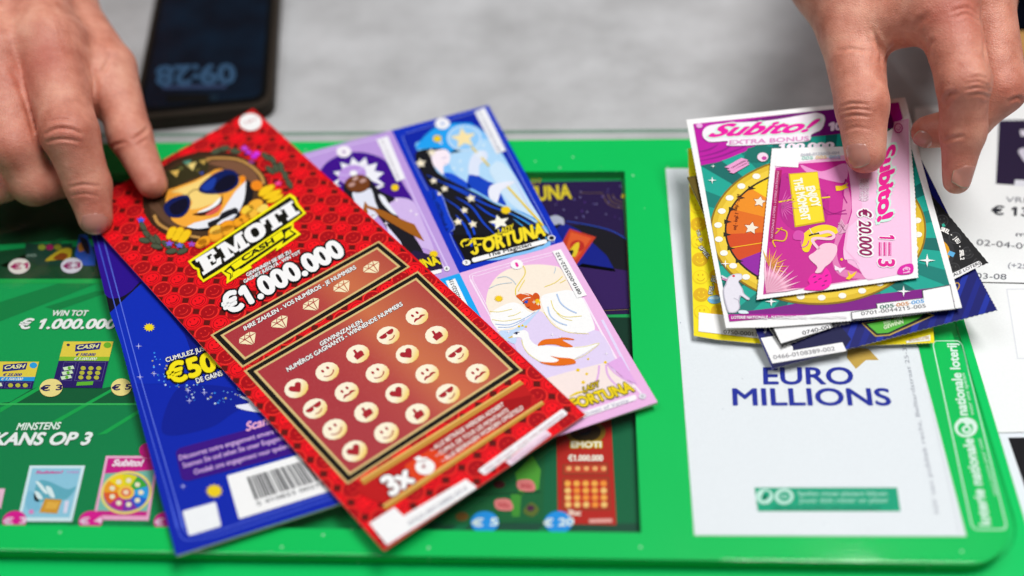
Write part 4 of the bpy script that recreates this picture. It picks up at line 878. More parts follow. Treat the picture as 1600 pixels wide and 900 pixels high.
def sym_mat():
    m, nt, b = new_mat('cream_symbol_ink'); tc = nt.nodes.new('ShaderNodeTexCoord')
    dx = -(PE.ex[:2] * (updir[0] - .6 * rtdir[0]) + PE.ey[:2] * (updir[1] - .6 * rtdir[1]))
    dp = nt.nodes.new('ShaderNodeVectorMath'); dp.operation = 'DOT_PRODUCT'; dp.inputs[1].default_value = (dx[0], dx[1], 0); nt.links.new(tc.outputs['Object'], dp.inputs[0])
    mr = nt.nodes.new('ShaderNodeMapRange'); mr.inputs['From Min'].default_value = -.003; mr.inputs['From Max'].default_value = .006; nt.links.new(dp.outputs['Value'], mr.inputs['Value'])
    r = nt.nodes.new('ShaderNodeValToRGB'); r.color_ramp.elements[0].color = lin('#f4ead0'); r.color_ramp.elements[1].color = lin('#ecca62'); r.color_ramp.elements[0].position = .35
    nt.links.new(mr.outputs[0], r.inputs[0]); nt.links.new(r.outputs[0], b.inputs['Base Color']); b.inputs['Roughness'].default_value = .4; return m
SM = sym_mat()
DR = '#a3242e'
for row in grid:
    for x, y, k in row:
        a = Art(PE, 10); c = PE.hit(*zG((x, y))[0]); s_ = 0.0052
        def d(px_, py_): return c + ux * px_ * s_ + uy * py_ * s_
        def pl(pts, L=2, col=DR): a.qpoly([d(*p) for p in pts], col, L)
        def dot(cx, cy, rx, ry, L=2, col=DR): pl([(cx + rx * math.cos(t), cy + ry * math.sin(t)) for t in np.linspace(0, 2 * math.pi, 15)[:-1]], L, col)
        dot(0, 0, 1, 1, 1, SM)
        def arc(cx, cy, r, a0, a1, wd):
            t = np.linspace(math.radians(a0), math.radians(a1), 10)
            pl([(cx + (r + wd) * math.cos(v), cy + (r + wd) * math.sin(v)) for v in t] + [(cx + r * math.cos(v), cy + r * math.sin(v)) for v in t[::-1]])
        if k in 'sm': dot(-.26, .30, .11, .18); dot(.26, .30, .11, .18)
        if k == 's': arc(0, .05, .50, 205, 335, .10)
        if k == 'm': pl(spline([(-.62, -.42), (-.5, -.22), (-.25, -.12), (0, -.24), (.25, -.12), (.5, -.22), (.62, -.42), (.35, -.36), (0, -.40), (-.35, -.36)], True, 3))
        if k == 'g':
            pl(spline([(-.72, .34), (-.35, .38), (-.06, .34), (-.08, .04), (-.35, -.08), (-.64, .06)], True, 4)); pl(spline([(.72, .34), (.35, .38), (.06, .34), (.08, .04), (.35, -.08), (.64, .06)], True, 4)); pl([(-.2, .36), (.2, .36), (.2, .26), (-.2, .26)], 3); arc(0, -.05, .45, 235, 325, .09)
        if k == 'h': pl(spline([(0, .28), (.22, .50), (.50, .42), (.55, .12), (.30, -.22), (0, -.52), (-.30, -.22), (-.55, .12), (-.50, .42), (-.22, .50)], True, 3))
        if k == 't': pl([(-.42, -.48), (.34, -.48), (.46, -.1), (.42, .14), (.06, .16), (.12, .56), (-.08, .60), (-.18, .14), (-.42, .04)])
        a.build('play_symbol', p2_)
# lower bonus strip, code strips
zB = lambda *p: Z(p, 560, 600, 3.332)
a = Art(PE, 10)
a.poly(zB((-10, 560), (20, 505), (850, -10), (905, 60), (965, 110), (160, 640), (60, 600)), '#b81a1c', 0)
a.poly(zB((250, 420), (560, 230), (640, 260), (780, 220), (500, 420), (220, 590), (170, 560)), '#d8401c', 1); a.poly(zB((360, 330), (760, 90), (900, 60), (900, 110), (480, 380)), '#a01216', 2)
a.poly(zB((10, 500), (840, -15), (862, 2), (30, 528)), '#bf8a3a', 3); a.poly(zB((10, 500), (840, -15), (846, -9), (16, 508)), '#e0b868', 4)
a.poly(zB((128, 635), (955, 92), (970, 108), (142, 660)), '#c08b38', 3); a.poly(zB((128, 635), (955, 92), (960, 98), (133, 643)), '#e2bb6c', 4)
a.build('bonus_strip', ET)
a = Art(PE, 10)
a.text('3x', *zB((175, 585), (292, 508), (115, 500)), '#f1efee', 6, off=.055, outline='#6a1014', ow=.05)
a.ell(*zB((348, 436))[0], 15.5, 12.5, '#f0eeec', 7); a.poly(zB((290, 392), (318, 378), (332, 388), (356, 386), (372, 402), (318, 414)), '#f0eeec', 7); a.line(zB((312, 412), (362, 398)), 1.2, '#8a2028', 8); a.text('€', *zB((336, 450), (356, 438), (328, 430)), '#a0303a', 8)
for s, p0, p1_, p2 in (('- ALLE BETRÄGE WERDEN ADDIERT', (382, 358), (762, 118), (370, 338)), ('- CUMUL DE TOUS LES MONTANTS', (408, 388), (785, 148), (396, 368)), ('- ALLE BEDRAGEN WORDEN OPGETELD', (438, 416), (862, 134), (426, 396))):
    a.text(s.replace('- ', '– '), *zB(p0, p1_, p2), '#f0dcd4', 6, off=.03)
a.build('bonus_lettering', ET)
a = Art(PE, 10)
a.poly(quad_round(zB((622, 452), (1062, 132), (1092, 158), (658, 478)), .02, 4, 9), '#efecf0', 1); a.poly(zB((766, 408), (975, 240), (1004, 268), (794, 428)), '#ecd6e4', 2)
a.poly(quad_round(zB((1040, 500), (1060, 480), (1080, 500), (1060, 520)), .02), '#efecf0', 0) if False else None
a.text('SPEEL MET MATE - JOUEZ AVEC MODERATION', *zB((668, 462), (1072, 168), (656, 448)), '#c7a8b2', 3); a.text('NATIONALE LOTERIJ', *zB((802, 412), (994, 274), (792, 400)), '#c08aa8', 3)
a.build('notice_strip', ET)
a = Art(PE, 10)
a.poly(zB((58, 728), (188, 645), (236, 690), (560, 498), (614, 538), (612, 548), (150, 842)), '#eeeef2', 1)
a.text('0763-0012880-014', *zB((270, 740), (570, 552), (256, 722)), '#9a9aa6', 2)
a.build('code_label', ET)

# ================================================================== fan of tickets held on the right
zQ = lambda *p: Z(p, 1060, 150, 2.0926); zS = lambda *p: Z(p, 1170, 170, 2.904); zy = lambda *p: Z(p, 1060, 170, 5.0); zz = lambda *p: Z(p, 1060, 330, 4.09); zx = lambda *p: Z(p, 1180, 420, 4.1026)
GY = 0.20
def ticket(label, ref): return empty('scratch_ticket', U(*ref, ZT), label, 'scratch ticket', 'fanned scratch tickets')
def pfl(pts, segs):
    """outline with perforated runs: segs = {index: (n, amp)} for edge i -> i+1"""
    out = []
    for i, p in enumerate(pts):
        q = pts[(i + 1) % len(pts)]
        if i in segs: out += perf(p, q, *segs[i])
        else: out.append(p)
    return out
# --- yellow (lowest)
T = ticket('yellow smiley scratch ticket numbered 0750-000, undermost in the fan', (1150, 480))
P = Plane((1270, 532), ZT + 0.0006, 0.0, GY)
card('card_body', P, pfl([(1075, 232), (1084, 524), (1120, 530), (1182, 536), (1320, 541), (1460, 535), (1440, 300), (1350, 215)], {1: (8, -1.2), 2: (12, -1.2), 3: (26, -1.2), 4: (26, -1.2)}), '#f2dc12', 0.0003, T)
a = Art(P, 1)
for i in range(9):
    for j in range(5):
        x, y = 1078 + 26 * j + 1.1 * i + (i % 2) * 0, 268 + 27.5 * i - 1.5 * j
        if y > 490 or x > 1130 + 4 * i: continue
        dk = (i + j) % 2; a.ell(x + 10, y, 12.6, 11, '#e0b40e' if dk else '#e8c610', 1, n=20); a.ell(x + 10, y, 11.2, 9.7, '#dcae0c' if dk else '#f2da14', 2, n=20)
        ec = '#f0d21a' if dk else '#d8a90c'
        a.ell(x + 6.5, y - 3, 1.2, 1.8, ec, 3, n=8); a.ell(x + 13.5, y - 3.4, 1.2, 1.8, ec, 3, n=8); a.curve([(x + 4, y + 2.5), (x + 8, y + 6), (x + 13, y + 5.5), (x + 16.5, y + 2)], 1.3, ec, 3)
a.build('smiley_pattern', T)
a = Art(P, 5)
a.text('1 SPEL - JEU -', *zz((114, 128), (140, 205), (132, 120)), '#f0eee0', 1, off=.02, outline=BLACK, ow=.08); a.text('SPIEL', *zz((128, 232), (186, 304), (150, 222)), '#f0eee0', 1, off=.02, outline=BLACK, ow=.08)
a.text('JEU - SPIEL', *zz((142, 205), (160, 268), (162, 198)), '#f0eee0', 1, off=.02, outline=BLACK, ow=.08) if False else None
a.text('SPIEL - JEU', *zz((216, 536), (240, 420), (190, 530)), '#f0eee0', 1, off=.02, outline=BLACK, ow=.08)
a.blob(zz((186, 566), (205, 545), (260, 540), (275, 575), (240, 592), (205, 588)), '#6fb4dc', 1); a.blob(zz((195, 562), (215, 548), (255, 548), (250, 565)), '#b9def0', 2); a.blob(zz((235, 440), (275, 470), (280, 540), (240, 535)), '#e8a418', 1)
a.poly(zz((130, 648), (520, 690), (520, 815), (128, 770)), '#f0f0f0', 1)
a.text('0750-0001184-006', *zz((288, 784), (640, 812), (288, 758)), '#5c5a58', 2, off=.0)
a.build('printed_details', T); a = Art(P, 5)
a.poly(zx((965, 465), (1120, 425), (1122, 462), (970, 478)), '#f1f0ea', 1); a.text('NATIONALE LOTERIJ', *zx((985, 472), (1112, 452), (984, 452)), '#b98f1a', 2)
a.build('notice_strip', T)
# --- blue
T = ticket('dark blue striped scratch ticket numbered 0466-0108389-002, under the black one in the fan', (1380, 520))
P = Plane((1208, 577), ZT + 0.0014, 0.004, GY)
card('card_body', P, pfl([(1207, 577), (1559, 485), (1528, 428), (1440, 250), (1098, 325)], {0: (44, 1.1), 1: (12, .8)}), '#081468', 0.0003, T)
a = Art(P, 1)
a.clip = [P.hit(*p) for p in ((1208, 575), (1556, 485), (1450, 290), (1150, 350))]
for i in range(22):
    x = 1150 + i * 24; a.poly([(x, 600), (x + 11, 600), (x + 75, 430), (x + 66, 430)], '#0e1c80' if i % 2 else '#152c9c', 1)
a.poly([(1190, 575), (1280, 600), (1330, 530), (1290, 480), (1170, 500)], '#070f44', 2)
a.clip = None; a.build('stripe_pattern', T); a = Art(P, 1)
a.poly(zx((680, 350), (1100, 280), (1150, 300), (860, 430), (770, 436)), '#b99a4e', 3); a.poly(zx((690, 352), (1090, 284), (1130, 302), (855, 422), (775, 428)), '#11141c', 4); a.poly(zx((715, 356), (1080, 290), (1050, 318), (850, 412), (782, 416)), '#4fae35', 5)
a.text('GEWINN', *zx((825, 390), (948, 350), (822, 366)), '#d6ecc0', 6, off=.04, outline='#2b7a20', ow=.05); a.text('WIN - GAIN', *zx((822, 362), (940, 325), (820, 342)), '#d6ecc0', 6, off=.02)
a.build('win_badge', T); a = Art(P, 1)
a.curve(zx((1280, 95), (1300, 92), (1308, 110), (1295, 135), (1275, 145)), 1.8, '#c79a2c', 3)
a.build('gold_ring', T); a = Art(P, 1)
a.poly(zx((35, 445), (140, 428), (240, 500), (242, 525), (558, 472), (585, 528), (110, 608)), '#f0f0f2', 3)
a.text('0466-0108389-002', *zx((118, 582), (512, 524), (112, 556)), '#8f8d92', 4)
a.build('code_label', T); a = Art(P, 1); a.text('LOTERIE', *zx((55, 412), (62, 378), (68, 412)), '#e4e4ec', 3, off=.02)
a.build('printed_details', T)
# --- black
T = ticket('black smiley scratch ticket with its SPEL 2 corner poking out of the fan', (1420, 430))
P = Plane((1222, 540), ZT + 0.0052, 0.004, GY)
card('card_body', P, pfl([(1222, 543), (1545, 411), (1456, 304), (1400, 225), (1073, 277), (1140, 420)], {0: (44, 1.1), 1: (14, .7)}), '#1b1b1d', 0.0003, T)
a = Art(P, 1); a.clip = [P.hit(*p) for p in ((1222, 541), (1543, 411), (1456, 305), (1400, 226), (1074, 278), (1141, 420))]
a.poly([(1073, 278), (1110, 272), (1150, 420), (1138, 410)], '#5e4d12', 1); a.line([(1073, 279), (1140, 418)], 1.2, '#a8862a', 2)
for (x, y) in ((1472, 345), (1492, 372), (1512, 395), (1505, 352), (1478, 400), (1455, 330), (1530, 412), (1490, 420), (1452, 360)):
    a.ell(x, y, 10, 9.5, '#3a3a3d', 1, n=20); a.ell(x, y, 8.6, 8.2, '#242426', 2, n=20); a.ell(x - 3, y - 2, 1.1, 1.6, '#444', 3, n=8); a.ell(x + 3, y - 3, 1.1, 1.6, '#444', 3, n=8); a.curve([(x - 5, y + 2), (x - 1, y + 5), (x + 5, y + 2)], 1.2, '#444', 3)
zh = lambda *p: Z(p, 1430, 200, 2.247)
a.ell(*zh((80, 440))[0], 26, 26, '#2b2b2e', 4); a.ell(*zh((72, 440))[0], 22, 22, '#d99a14', 5); a.ell(*zh((66, 430))[0], 14, 14, '#efc32a', 6)
a.poly(zh((112, 445), (120, 432), (140, 440), (132, 455)), '#59a8d8', 7); a.poly(zh((92, 340), (100, 336), (106, 346), (96, 350)), '#2aa890', 7)
a.clip = None
tx = 'SPIEL - JEU - SPEL 2'; arcp = spline(zh((88, 362), (112, 372), (135, 392), (152, 420), (156, 445), (158, 462)), False, 12)
n = len(tx)
for i, ch in enumerate(tx):
    if ch == ' ': continue
    k = int(i * (len(arcp) - 2) / n); p, q = arcp[k], arcp[min(k + 3, len(arcp) - 1)]; d = np.array(q) - np.array(p); d /= np.linalg.norm(d); nn = np.array([d[1], -d[0]])
    wd = 3.0 if ch not in 'IJ-' else 1.5
    a.text(ch, p, (p[0] + d[0] * wd, p[1] + d[1] * wd), (p[0] + nn[0] * 6.2, p[1] + nn[1] * 6.2), '#eceae6', 8, off=.05)
a.poly(quad_round(zh((60, 545), (225, 466), (236, 480), (70, 566)), .04, 4, 7), '#ecebec', 5); a.text('NATIONALE LOTERIJ', *zh((66, 556), (230, 478), (62, 546)), '#1e1e22', 6, off=.01)
a.poly(zx((110, 365), (200, 352), (480, 330), (495, 378), (165, 480)), '#eeeef0', 4)
a.text('0740-0013562-008', *zx((305, 426), (700, 330), (298, 402)), '#4a4850', 5)
a.build('printed_details', T)
# --- roulette ticket
T = ticket('large white-edged ticket with a golden prize wheel and white rabbit, in the fan', (1300, 400))
P = Plane((1320, 500), ZT + 0.0092, 0.004, 0.21)
RT = [(1072, 187), (1134, 512), (1200, 511), (1327, 501), (1420, 492), (1503, 480), (1438, 245), (1414, 152), (1300, 164)]
card('card_body', P, pfl(RT, {1: (14, -1.0), 2: (26, -1.0), 3: (20, -1.0), 4: (18, -1.0), 0: (60, .5)}), '#f0eff2', 0.00035, T)
a = Art(P, 1)
IN = [(1084, 196), (1140, 503), (1490, 473), (1428, 252), (1402, 163), (1300, 172)]
a.clip = [P.hit(*p) for p in ((1083, 194), (1139.5, 503), (1491, 472), (1404, 160))]
a.poly([(1060, 150), (1120, 520), (1510, 490), (1440, 130)], '#14a08e', 1)
c0 = (1290, 372)
for i in range(24):
    an = math.radians(15 * i); b = math.radians(15 * i + 6.5); R1 = 420
    a.poly([c0, (c0[0] + R1 * math.cos(an), c0[1] + R1 * math.sin(an)), (c0[0] + R1 * math.cos(b), c0[1] + R1 * math.sin(b))], '#0d7a70' if i % 2 else '#0b6660', 2)
a.poly(zy((-40, 60), (1700, -200), (1800, 120), (900, 200), (640, 270), (520, 335), (400, 385), (300, 420), (170, 445)), '#b5109c', 3)
for q in ([(160, 380), (280, 350), (380, 310), (430, 250)], [(165, 410), (320, 375), (440, 330), (540, 290)], [(150, 340), (240, 320), (310, 280)]): a.curve(zy(*q), 3.5, '#8d0d84', 4, taper=True)
a.poly(zy((430, 115), (1600, -100), (1700, 150), (860, 240), (640, 275), (560, 270)), '#6d0d6e', 4)
a.poly(zy((540, 310), (640, 285), (760, 300), (700, 420), (500, 420)), '#0b6a60', 4)
a.poly(zz((430, 640), (600, 620), (900, 560), (1200, 540), (1800, 470), (1800, 640), (1300, 700), (320, 705), (400, 655)), '#7a1280', 3)
a.poly(zz((315, 660), (1180, 662), (1180, 704), (322, 706)), '#ae0f92', 5)
a.clip = None
a.build('background_print', T)
a = Art(P, 7)
wc = (1278, 360)
a.clip = [P.hit(*p) for p in ((1083, 194), (1139.5, 503), (1491, 472), (1404, 160))]
a.ell(wc[0], wc[1], 169, 117, '#8a6a10', 0, n=72); a.ell(wc[0], wc[1], 166, 114, '#d8b42a', 1, n=72); a.ell(wc[0], wc[1], 158, 107, '#e6c63c', 2, n=72); a.ell(wc[0], wc[1], 146, 98, '#2a1c14', 3, n=64)
secs = [(200, 223, '#e58a18'), (176, 200, '#d96a16'), (223, 262, '#ecc81c'), (150, 176, '#cc4614'), (112, 150, '#8e1a9c'), (70, 112, '#3a2a8c'), (35, 70, '#2a68b8'), (-10, 35, '#3aa03a'), (-98, -10, '#c8c828')]
for a0, a1, cc in secs:
    t = np.linspace(math.radians(a0), math.radians(a1), 12); a.poly([(wc[0], wc[1])] + [(wc[0] + 143 * math.cos(v), wc[1] + 95 * math.sin(v)) for v in t], cc, 4)
for k in range(30):
    v = math.radians(12 * k + 4); a.ell(wc[0] + 156.5 * math.cos(v), wc[1] + 106 * math.sin(v), 6.2, 4.4, '#f2f0e6', 5, n=14)
for k in (150, 163, 176, 188, 200, 212, 223, 112, 130):
    v = math.radians(k); p = (wc[0] + 145 * math.cos(v), wc[1] + 96 * math.sin(v)); a.poly([(p[0] - 3, p[1] - 3), (p[0] + 9, p[1] + 1), (p[0] - 3, p[1] + 4)], '#231a14', 6)
a.curve([(1278, 360), (1220, 375), (1142, 388)], 1.6, '#eab01c', 6); 
for q, r in (((265, 348), 10), ((238, 434), 11.5)): a.star(*zQ(q)[0], r + 1, (r + 1) * .9, '#8a3a12', 6, inner=.5, rot=-80); a.star(*zQ(q)[0], r, r * .85, '#f0e0cc', 7, inner=.5, rot=-80)
a.text('1 Spel - Jeu', *zQ((196, 385), (188, 440), (184, 383)), '#7a2a10', 7, off=.01); a.text('1 Jeu - Spiel', *zQ((205, 325), (190, 378), (192, 322)), '#8a4a10', 7, off=.01)
a.build('prize_wheel', T)
a = Art(P, 14); a.clip = None
a.blob(zz((312, 640), (290, 560), (285, 500), (300, 470), (312, 432), (345, 408), (400, 405), (406, 435), (385, 455), (410, 500), (420, 530), (455, 562), (440, 572), (400, 548), (390, 580), (392, 620), (370, 650), (330, 655)), '#b9b6c4', 0)
a.blob(zz((318, 635), (297, 560), (292, 505), (306, 475), (318, 436), (348, 412), (396, 409), (402, 435), (380, 455), (402, 500), (412, 530), (448, 562), (436, 566), (392, 540), (382, 580), (386, 620), (364, 646), (330, 648)), '#dfdce6', 1)
a.poly(zz((312, 432), (275, 412), (272, 422), (300, 448)), '#d6d3dd', 2); a.poly(zz((316, 440), (276, 430), (280, 442), (306, 452)), '#d987b8', 2); a.ell(*zz((352, 419))[0], 2.2, 1.6, '#d8324a', 3); a.curve(zz((352, 560), (385, 580), (390, 630)), 1, '#b0adbc', 3); a.blob(zz((385, 640), (430, 640), (446, 658), (390, 658)), '#d6e4ec', 3)
a.build('rabbit', T)
for q, r in (((110, 278), 7), ((153, 551), 7.5), ((113, 232), 4), ((303, 674), 10), ((735, 641), 11), ((812, 540), 13)): a = Art(P, 14); a.star(*zQ(q)[0], r, r * .8, '#eef6f4', 2, n=4, inner=.22); a.build('star', T)
a = Art(P, 14)
a.blob(zQ((78, 128), (98, 100), (180, 90), (300, 82), (420, 62), (455, 58), (478, 72), (468, 110), (435, 128), (420, 150), (300, 160), (165, 165), (160, 150), (100, 152)), '#ece6ee', 0)
a.text('Subito!', *zQ((100, 136), (440, 118), (122, 96)), '#e0149c', 2, off=.045, outline='#cfeedd', ow=.07, shear=.35)
a.text('EXTRA BONUS', *zQ((166, 162), (425, 148), (167, 148)), '#d88ac0', 2, off=.02)
a.text('100.000', *zQ((330, 178), (505, 172), (332, 160)), '#f0e2ee', 2, off=.06); a.text('1', *zQ((492, 116), (505, 115), (494, 90)), '#e9d6ea', 2, off=.06); a.text('0', *zQ((512, 114), (530, 113), (513, 90)), '#e9d6ea', 2, off=.06)
for q in ([(150, 236), (205, 205), (228, 212), (175, 240)], [(165, 252), (222, 220), (232, 226), (180, 256)], [(158, 244), (215, 212), (232, 220), (172, 248)]): a.poly(zQ(*q), '#e49ac8', 1)
a.ell(*zQ((275, 202))[0], 8.5, 7, '#ead0e2', 1); a.ell(*zQ((280, 206))[0], 4, 3, '#c0409a', 2); a.ell(*zQ((68, 100))[0], 5, 3.6, '#e3a8dc', 1)
a.build('title_lettering', T)
a = Art(P, 14)
a.text('LOTERIE NATIONALE - NATIONALE LOTERIJ - NATIONALLOTTERIE', *zQ((173, 731), (550, 728), (173, 722)), '#f3e9f2', 2, off=.03)
Qo = zQ((563, 709), (648, 695), (645, 680), (798, 662), (795, 636), (888, 618), (905, 700), (566, 735)); a.poly(Qo, '#55525a', 0); a.poly([(1060 + (x - 1060 - 0) * 1, y) for x, y in zQ((566, 711), (651, 697), (648, 682), (801, 664), (798, 639), (886, 622), (902, 698), (568, 732))], '#efeff2', 1)
a.text('005', *zQ((658, 699), (703, 693), (657, 687)), '#2f6a5a', 2, off=.02); a.text('-', *zQ((704, 690), (711, 689), (704, 684)), '#555', 2); a.text('005', *zQ((712, 692), (752, 686), (711, 680)), '#c9843a', 2, off=.02); a.text('-', *zQ((753, 683), (760, 682), (753, 677)), '#555', 2); a.text('005', *zQ((761, 684), (802, 678), (760, 672)), '#3a9ad8', 2, off=.02)
a.text('0701-0044215-005', *zQ((597, 720), (808, 694), (595, 708)), '#333138', 2, off=.005)
a.build('code_label', T)
# --- small pink ticket, top right corner curled up under the thumb
T = ticket('small pink ticket with ENJOY THE MOMENT sign, topmost in the fan, corner curled up', (1310, 350))
P = Plane((1300, 450), ZT + 0.0142, 0.006, 0.21, bends=[((1372, 205), (1440, 345), 5.5, .022)])
ST = [(1206, 232), (1182, 468), (1435, 433.5), (1430, 300), (1419.5, 177), (1395, 200), (1360, 224), (1320, 229)]
card('card_body', P, pfl(ST, {0: (40, .6), 1: (46, -.4), 2: (22, 0.8), 3: (20, .8)}), '#f1f0f3', 0.0003, T)
a = Art(P, 1)
a.poly(zS((120, 258), (640, 180), (660, 60), (725, 45), (742, 742), (65, 845)), '#eab0d4', 1)
a.poly(zS((660, 75), (716, 52), (735, 742), (540, 780), (500, 700), (440, 640), (452, 540), (520, 480), (490, 300), (560, 250), (640, 180)), '#eec0de', 2)
body = zS((122, 270), (230, 250), (440, 235), (455, 300), (465, 380), (468, 470), (440, 560), (428, 640), (450, 700), (500, 730), (525, 770), (65, 842), (90, 560))
a.poly(body, '#c2248e', 3)
a.poly(zS((120, 280), (150, 278), (115, 600), (92, 605)), '#a5105c', 4); a.text('NATIONALE LOTERIJ - LOTERIE NATIONALE', *zS((108, 590), (136, 285), (98, 588)), '#e9a6ca', 5)
a.poly(spline(zS((235, 255), (330, 285), (438, 250), (440, 330), (380, 330), (280, 300))), '#e290c6', 4)
a.poly(spline(zS((440, 330), (460, 400), (462, 470), (430, 560), (400, 640), (420, 720), (500, 745), (530, 772), (420, 760), (380, 700), (390, 600), (420, 480), (430, 400))), '#d97ab0', 4)
a.poly(spline(zS((430, 640), (432, 680), (445, 690), (470, 690), (480, 690), (520, 760), (545, 775), (560, 760), (480, 690), (450, 660))), '#eec0de', 5)
for q in ([(300, 380), (330, 430), (360, 480), (440, 460)], [(360, 390), (330, 440), (380, 475), (445, 478)], [(440, 320), (425, 380), (445, 430)], [(170, 310), (220, 330), (300, 320)]): a.curve(zS(*q), 2.2, '#a3147c', 5)
a.blob(zS((150, 300), (250, 330), (360, 400), (330, 560), (220, 560), (140, 480)), '#b31f86', 4)
a.build('background_print', T)
a = Art(P, 7)
a.poly(zS((180, 296), (312, 286), (345, 515), (208, 540)), '#c9a40e', 0); a.poly(zS((186, 300), (310, 290), (340, 510), (212, 532)), '#efd322', 1)
for q in ([(205, 380), (325, 366)], [(215, 455), (335, 438)]): a.curve(zS(*q), .8, '#caa414', 2)
a.line(zS((135, 425), (205, 412)), 2.6, '#e9c61c', 1); a.line(zS((330, 406), (368, 402)), 2.6, '#e9c61c', 1)
a.text('ENJOY', *zS((258, 358), (288, 448), (296, 352)), '#f6f2dc', 2, off=.05); a.text('THE MOMENT', *zS((202, 322), (240, 510), (240, 316)), '#f6f2dc', 2, off=.05)
a.poly(zS((395, 375), (392, 352), (420, 352), (450, 338), (440, 352), (452, 358), (420, 372)), '#edc81e', 3)
def palm(c, L, R0, a0, a1, n, col, col2=None):
    for i in range(n):
        an = math.radians(a0 + (a1 - a0) * i / (n - 1)); an2 = an + .045; r = R0 * (1 - .2 * (i % 2)); p = zS((c[0] + r * math.cos(an), c[1] + r * math.sin(an)))[0]
        b1 = zS((c[0] + r * .55 * math.cos(an + .06), c[1] + r * .55 * math.sin(an + .06)))[0]; b2 = zS((c[0] + r * .55 * math.cos(an - .06), c[1] + r * .55 * math.sin(an - .06)))[0]; a.poly([zS(c)[0], b1, p, b2], col if i % 2 == 0 or not col2 else col2, L)
palm((92, 720), 2, 88, -110, 40, 15, '#e6b21c', '#d88f1e'); palm((78, 838), 4, 165, -92, -8, 17, '#efb8cf', '#e59ab8'); palm((145, 440), 1, 80, -70, 80, 12, '#d05aa8'); 
a.curve(zS((125, 545), (170, 560), (160, 600), (110, 600), (120, 630)), 2.2, '#e0b020', 4); a.curve(zS((150, 540), (120, 570)), 2, '#d6a41c', 4)
a.poly(spline(zS((242, 640), (240, 580), (290, 540), (350, 528), (400, 545), (395, 570), (300, 600), (270, 650))), '#efd022', 2)
a.blob(zS((200, 575), (215, 555), (245, 560), (250, 590), (240, 620), (235, 600), (205, 595)), '#cf4aa6', 3); a.curve(zS((235, 610), (240, 630), (262, 622), (272, 600)), 1.8, '#cf4aa6', 3)
swan = spline(zS((300, 745), (310, 720), (280, 690), (272, 670), (300, 650), (330, 618), (370, 612), (398, 625), (396, 660), (370, 700), (345, 720), (325, 745)))
a.poly(swan, '#f0c3d2', 4); a.curve(zS((318, 640), (290, 605), (300, 590), (370, 592), (385, 575), (360, 560), (318, 568)), 5.0, '#f0c3d2', 4); a.curve(zS((318, 567), (290, 572), (272, 578)), 2.6, '#1c1418', 5); a.curve(zS((275, 545), (290, 570), (320, 560)), 1.4, '#f3d9c4', 5)
for k in range(9):
    p = zS((405 + 6 * (k % 2), 505 + 7 * k))[0]; a.curve(zS((440 - 4 * k, 560 - 3 * k), (405 + 4 * k, 520 + 3 * k)), 1.6, '#d99ac0', 4) if k < 5 else None
for k in range(7): a.line(zS((410 + 4 * k, 570 - 6 * k), (400 + 3 * k, 545 - 7 * k)), 1.6, '#e0a6c4', 4); a.line(zS((410 + 4 * k, 570 - 6 * k), (440 + 2 * k, 560 - 6 * k)), 1.6, '#e0a6c4', 4)
a.poly(spline(zS((268, 780), (290, 750), (330, 755), (350, 725), (372, 760), (370, 800), (330, 825), (250, 822), (275, 800))), '#ef14a4', 4)
for q in ((300, 790), (320, 775), (345, 785), (335, 805), (295, 765), (350, 760)): a.curve(zS((q[0] - 6, q[1] + 3), (q[0] + 10, q[1] - 5)), 2.2, '#8a1070', 5, taper=True)
a.poly(zS((388, 712), (412, 726), (440, 722), (425, 735), (412, 748), (405, 735), (390, 735)), '#f1dcea', 4); a.poly(zS((448, 738), (462, 756), (490, 738), (478, 760), (455, 778), (438, 774), (452, 760)), '#edc81e', 5); a.ell(*zS((420, 686))[0], 2, 2, '#edc81e', 5)
a.build('swan_and_sign', T)
a = Art(P, 7)
a.text('Subito!', *zS((600, 190), (585, 525), (665, 150)), '#e4128f', 2, off=.055, outline='#c9ebdd', ow=.10, shear=.2)
a.text('€ 20.000', *zS((498, 456), (503, 664), (553, 462)), '#8e1058', 2, off=.03, outline='#f6eef4', ow=.11)
a.text('1', *zS((595, 574), (592, 590), (664, 578)), '#d8128a', 2, off=.015, outline='#f6eaf2', ow=.05); a.text('3', *zS((588, 684), (588, 716), (662, 686)), '#d8128a', 2, off=.03, outline='#f6eaf2', ow=.05)
for i in range(3): a.line(zS((592 + 22 * i, 607), (592 + 22 * i, 668)), 2.0, '#d8128a', 2); a.line(zS((600 + 22 * i, 607), (600 + 22 * i, 668)), 1.2, '#e87abc', 2)
for s, x in (('GAGNEZ JUSQU’A', 540), ('WIN TOT', 512), ('GEWINNEN', 526)): a.text(s, *zS((x - 8, 320), (x - 10, 420), (x + 4, 318)), '#c05aa0', 2, off=.0, outline='#f6eaf2', ow=.1)
a.blob(zS((740, 705), (742, 745), (690, 755), (672, 745), (690, 715)), '#d41aa0', 2); a.text('€1', *zS((698, 722), (700, 748), (728, 718)), '#f2b9de', 3, off=.03)
a.ell(*zS((678, 90))[0], 7, 8, '#c23a92', 2); a.ell(*zS((678, 90))[0], 5.2, 6.2, '#ecb2d6', 3); a.curve(zS((668, 92), (678, 100), (688, 88), (680, 82)), 1.2, '#c23a92', 4)
a.build('title_lettering', T)
a = Art(P, 7)
a.poly(zS((125, 200), (226, 195), (224, 268), (118, 262)), '#f3f3f5', 1)
for i, c in enumerate(('#9fd0c4', '#e8c08a', '#a9cdea')): a.text('005', *zS((240 + 62 * i, 232 - 2 * i), (290 + 62 * i, 230 - 2 * i), (241 + 62 * i, 218 - 2 * i)), c, 2)
a.text('0688-0125002-004', *zS((235, 216), (410, 206), (236, 204)), '#b9bcc8', 2)
a.build('code_label', T)

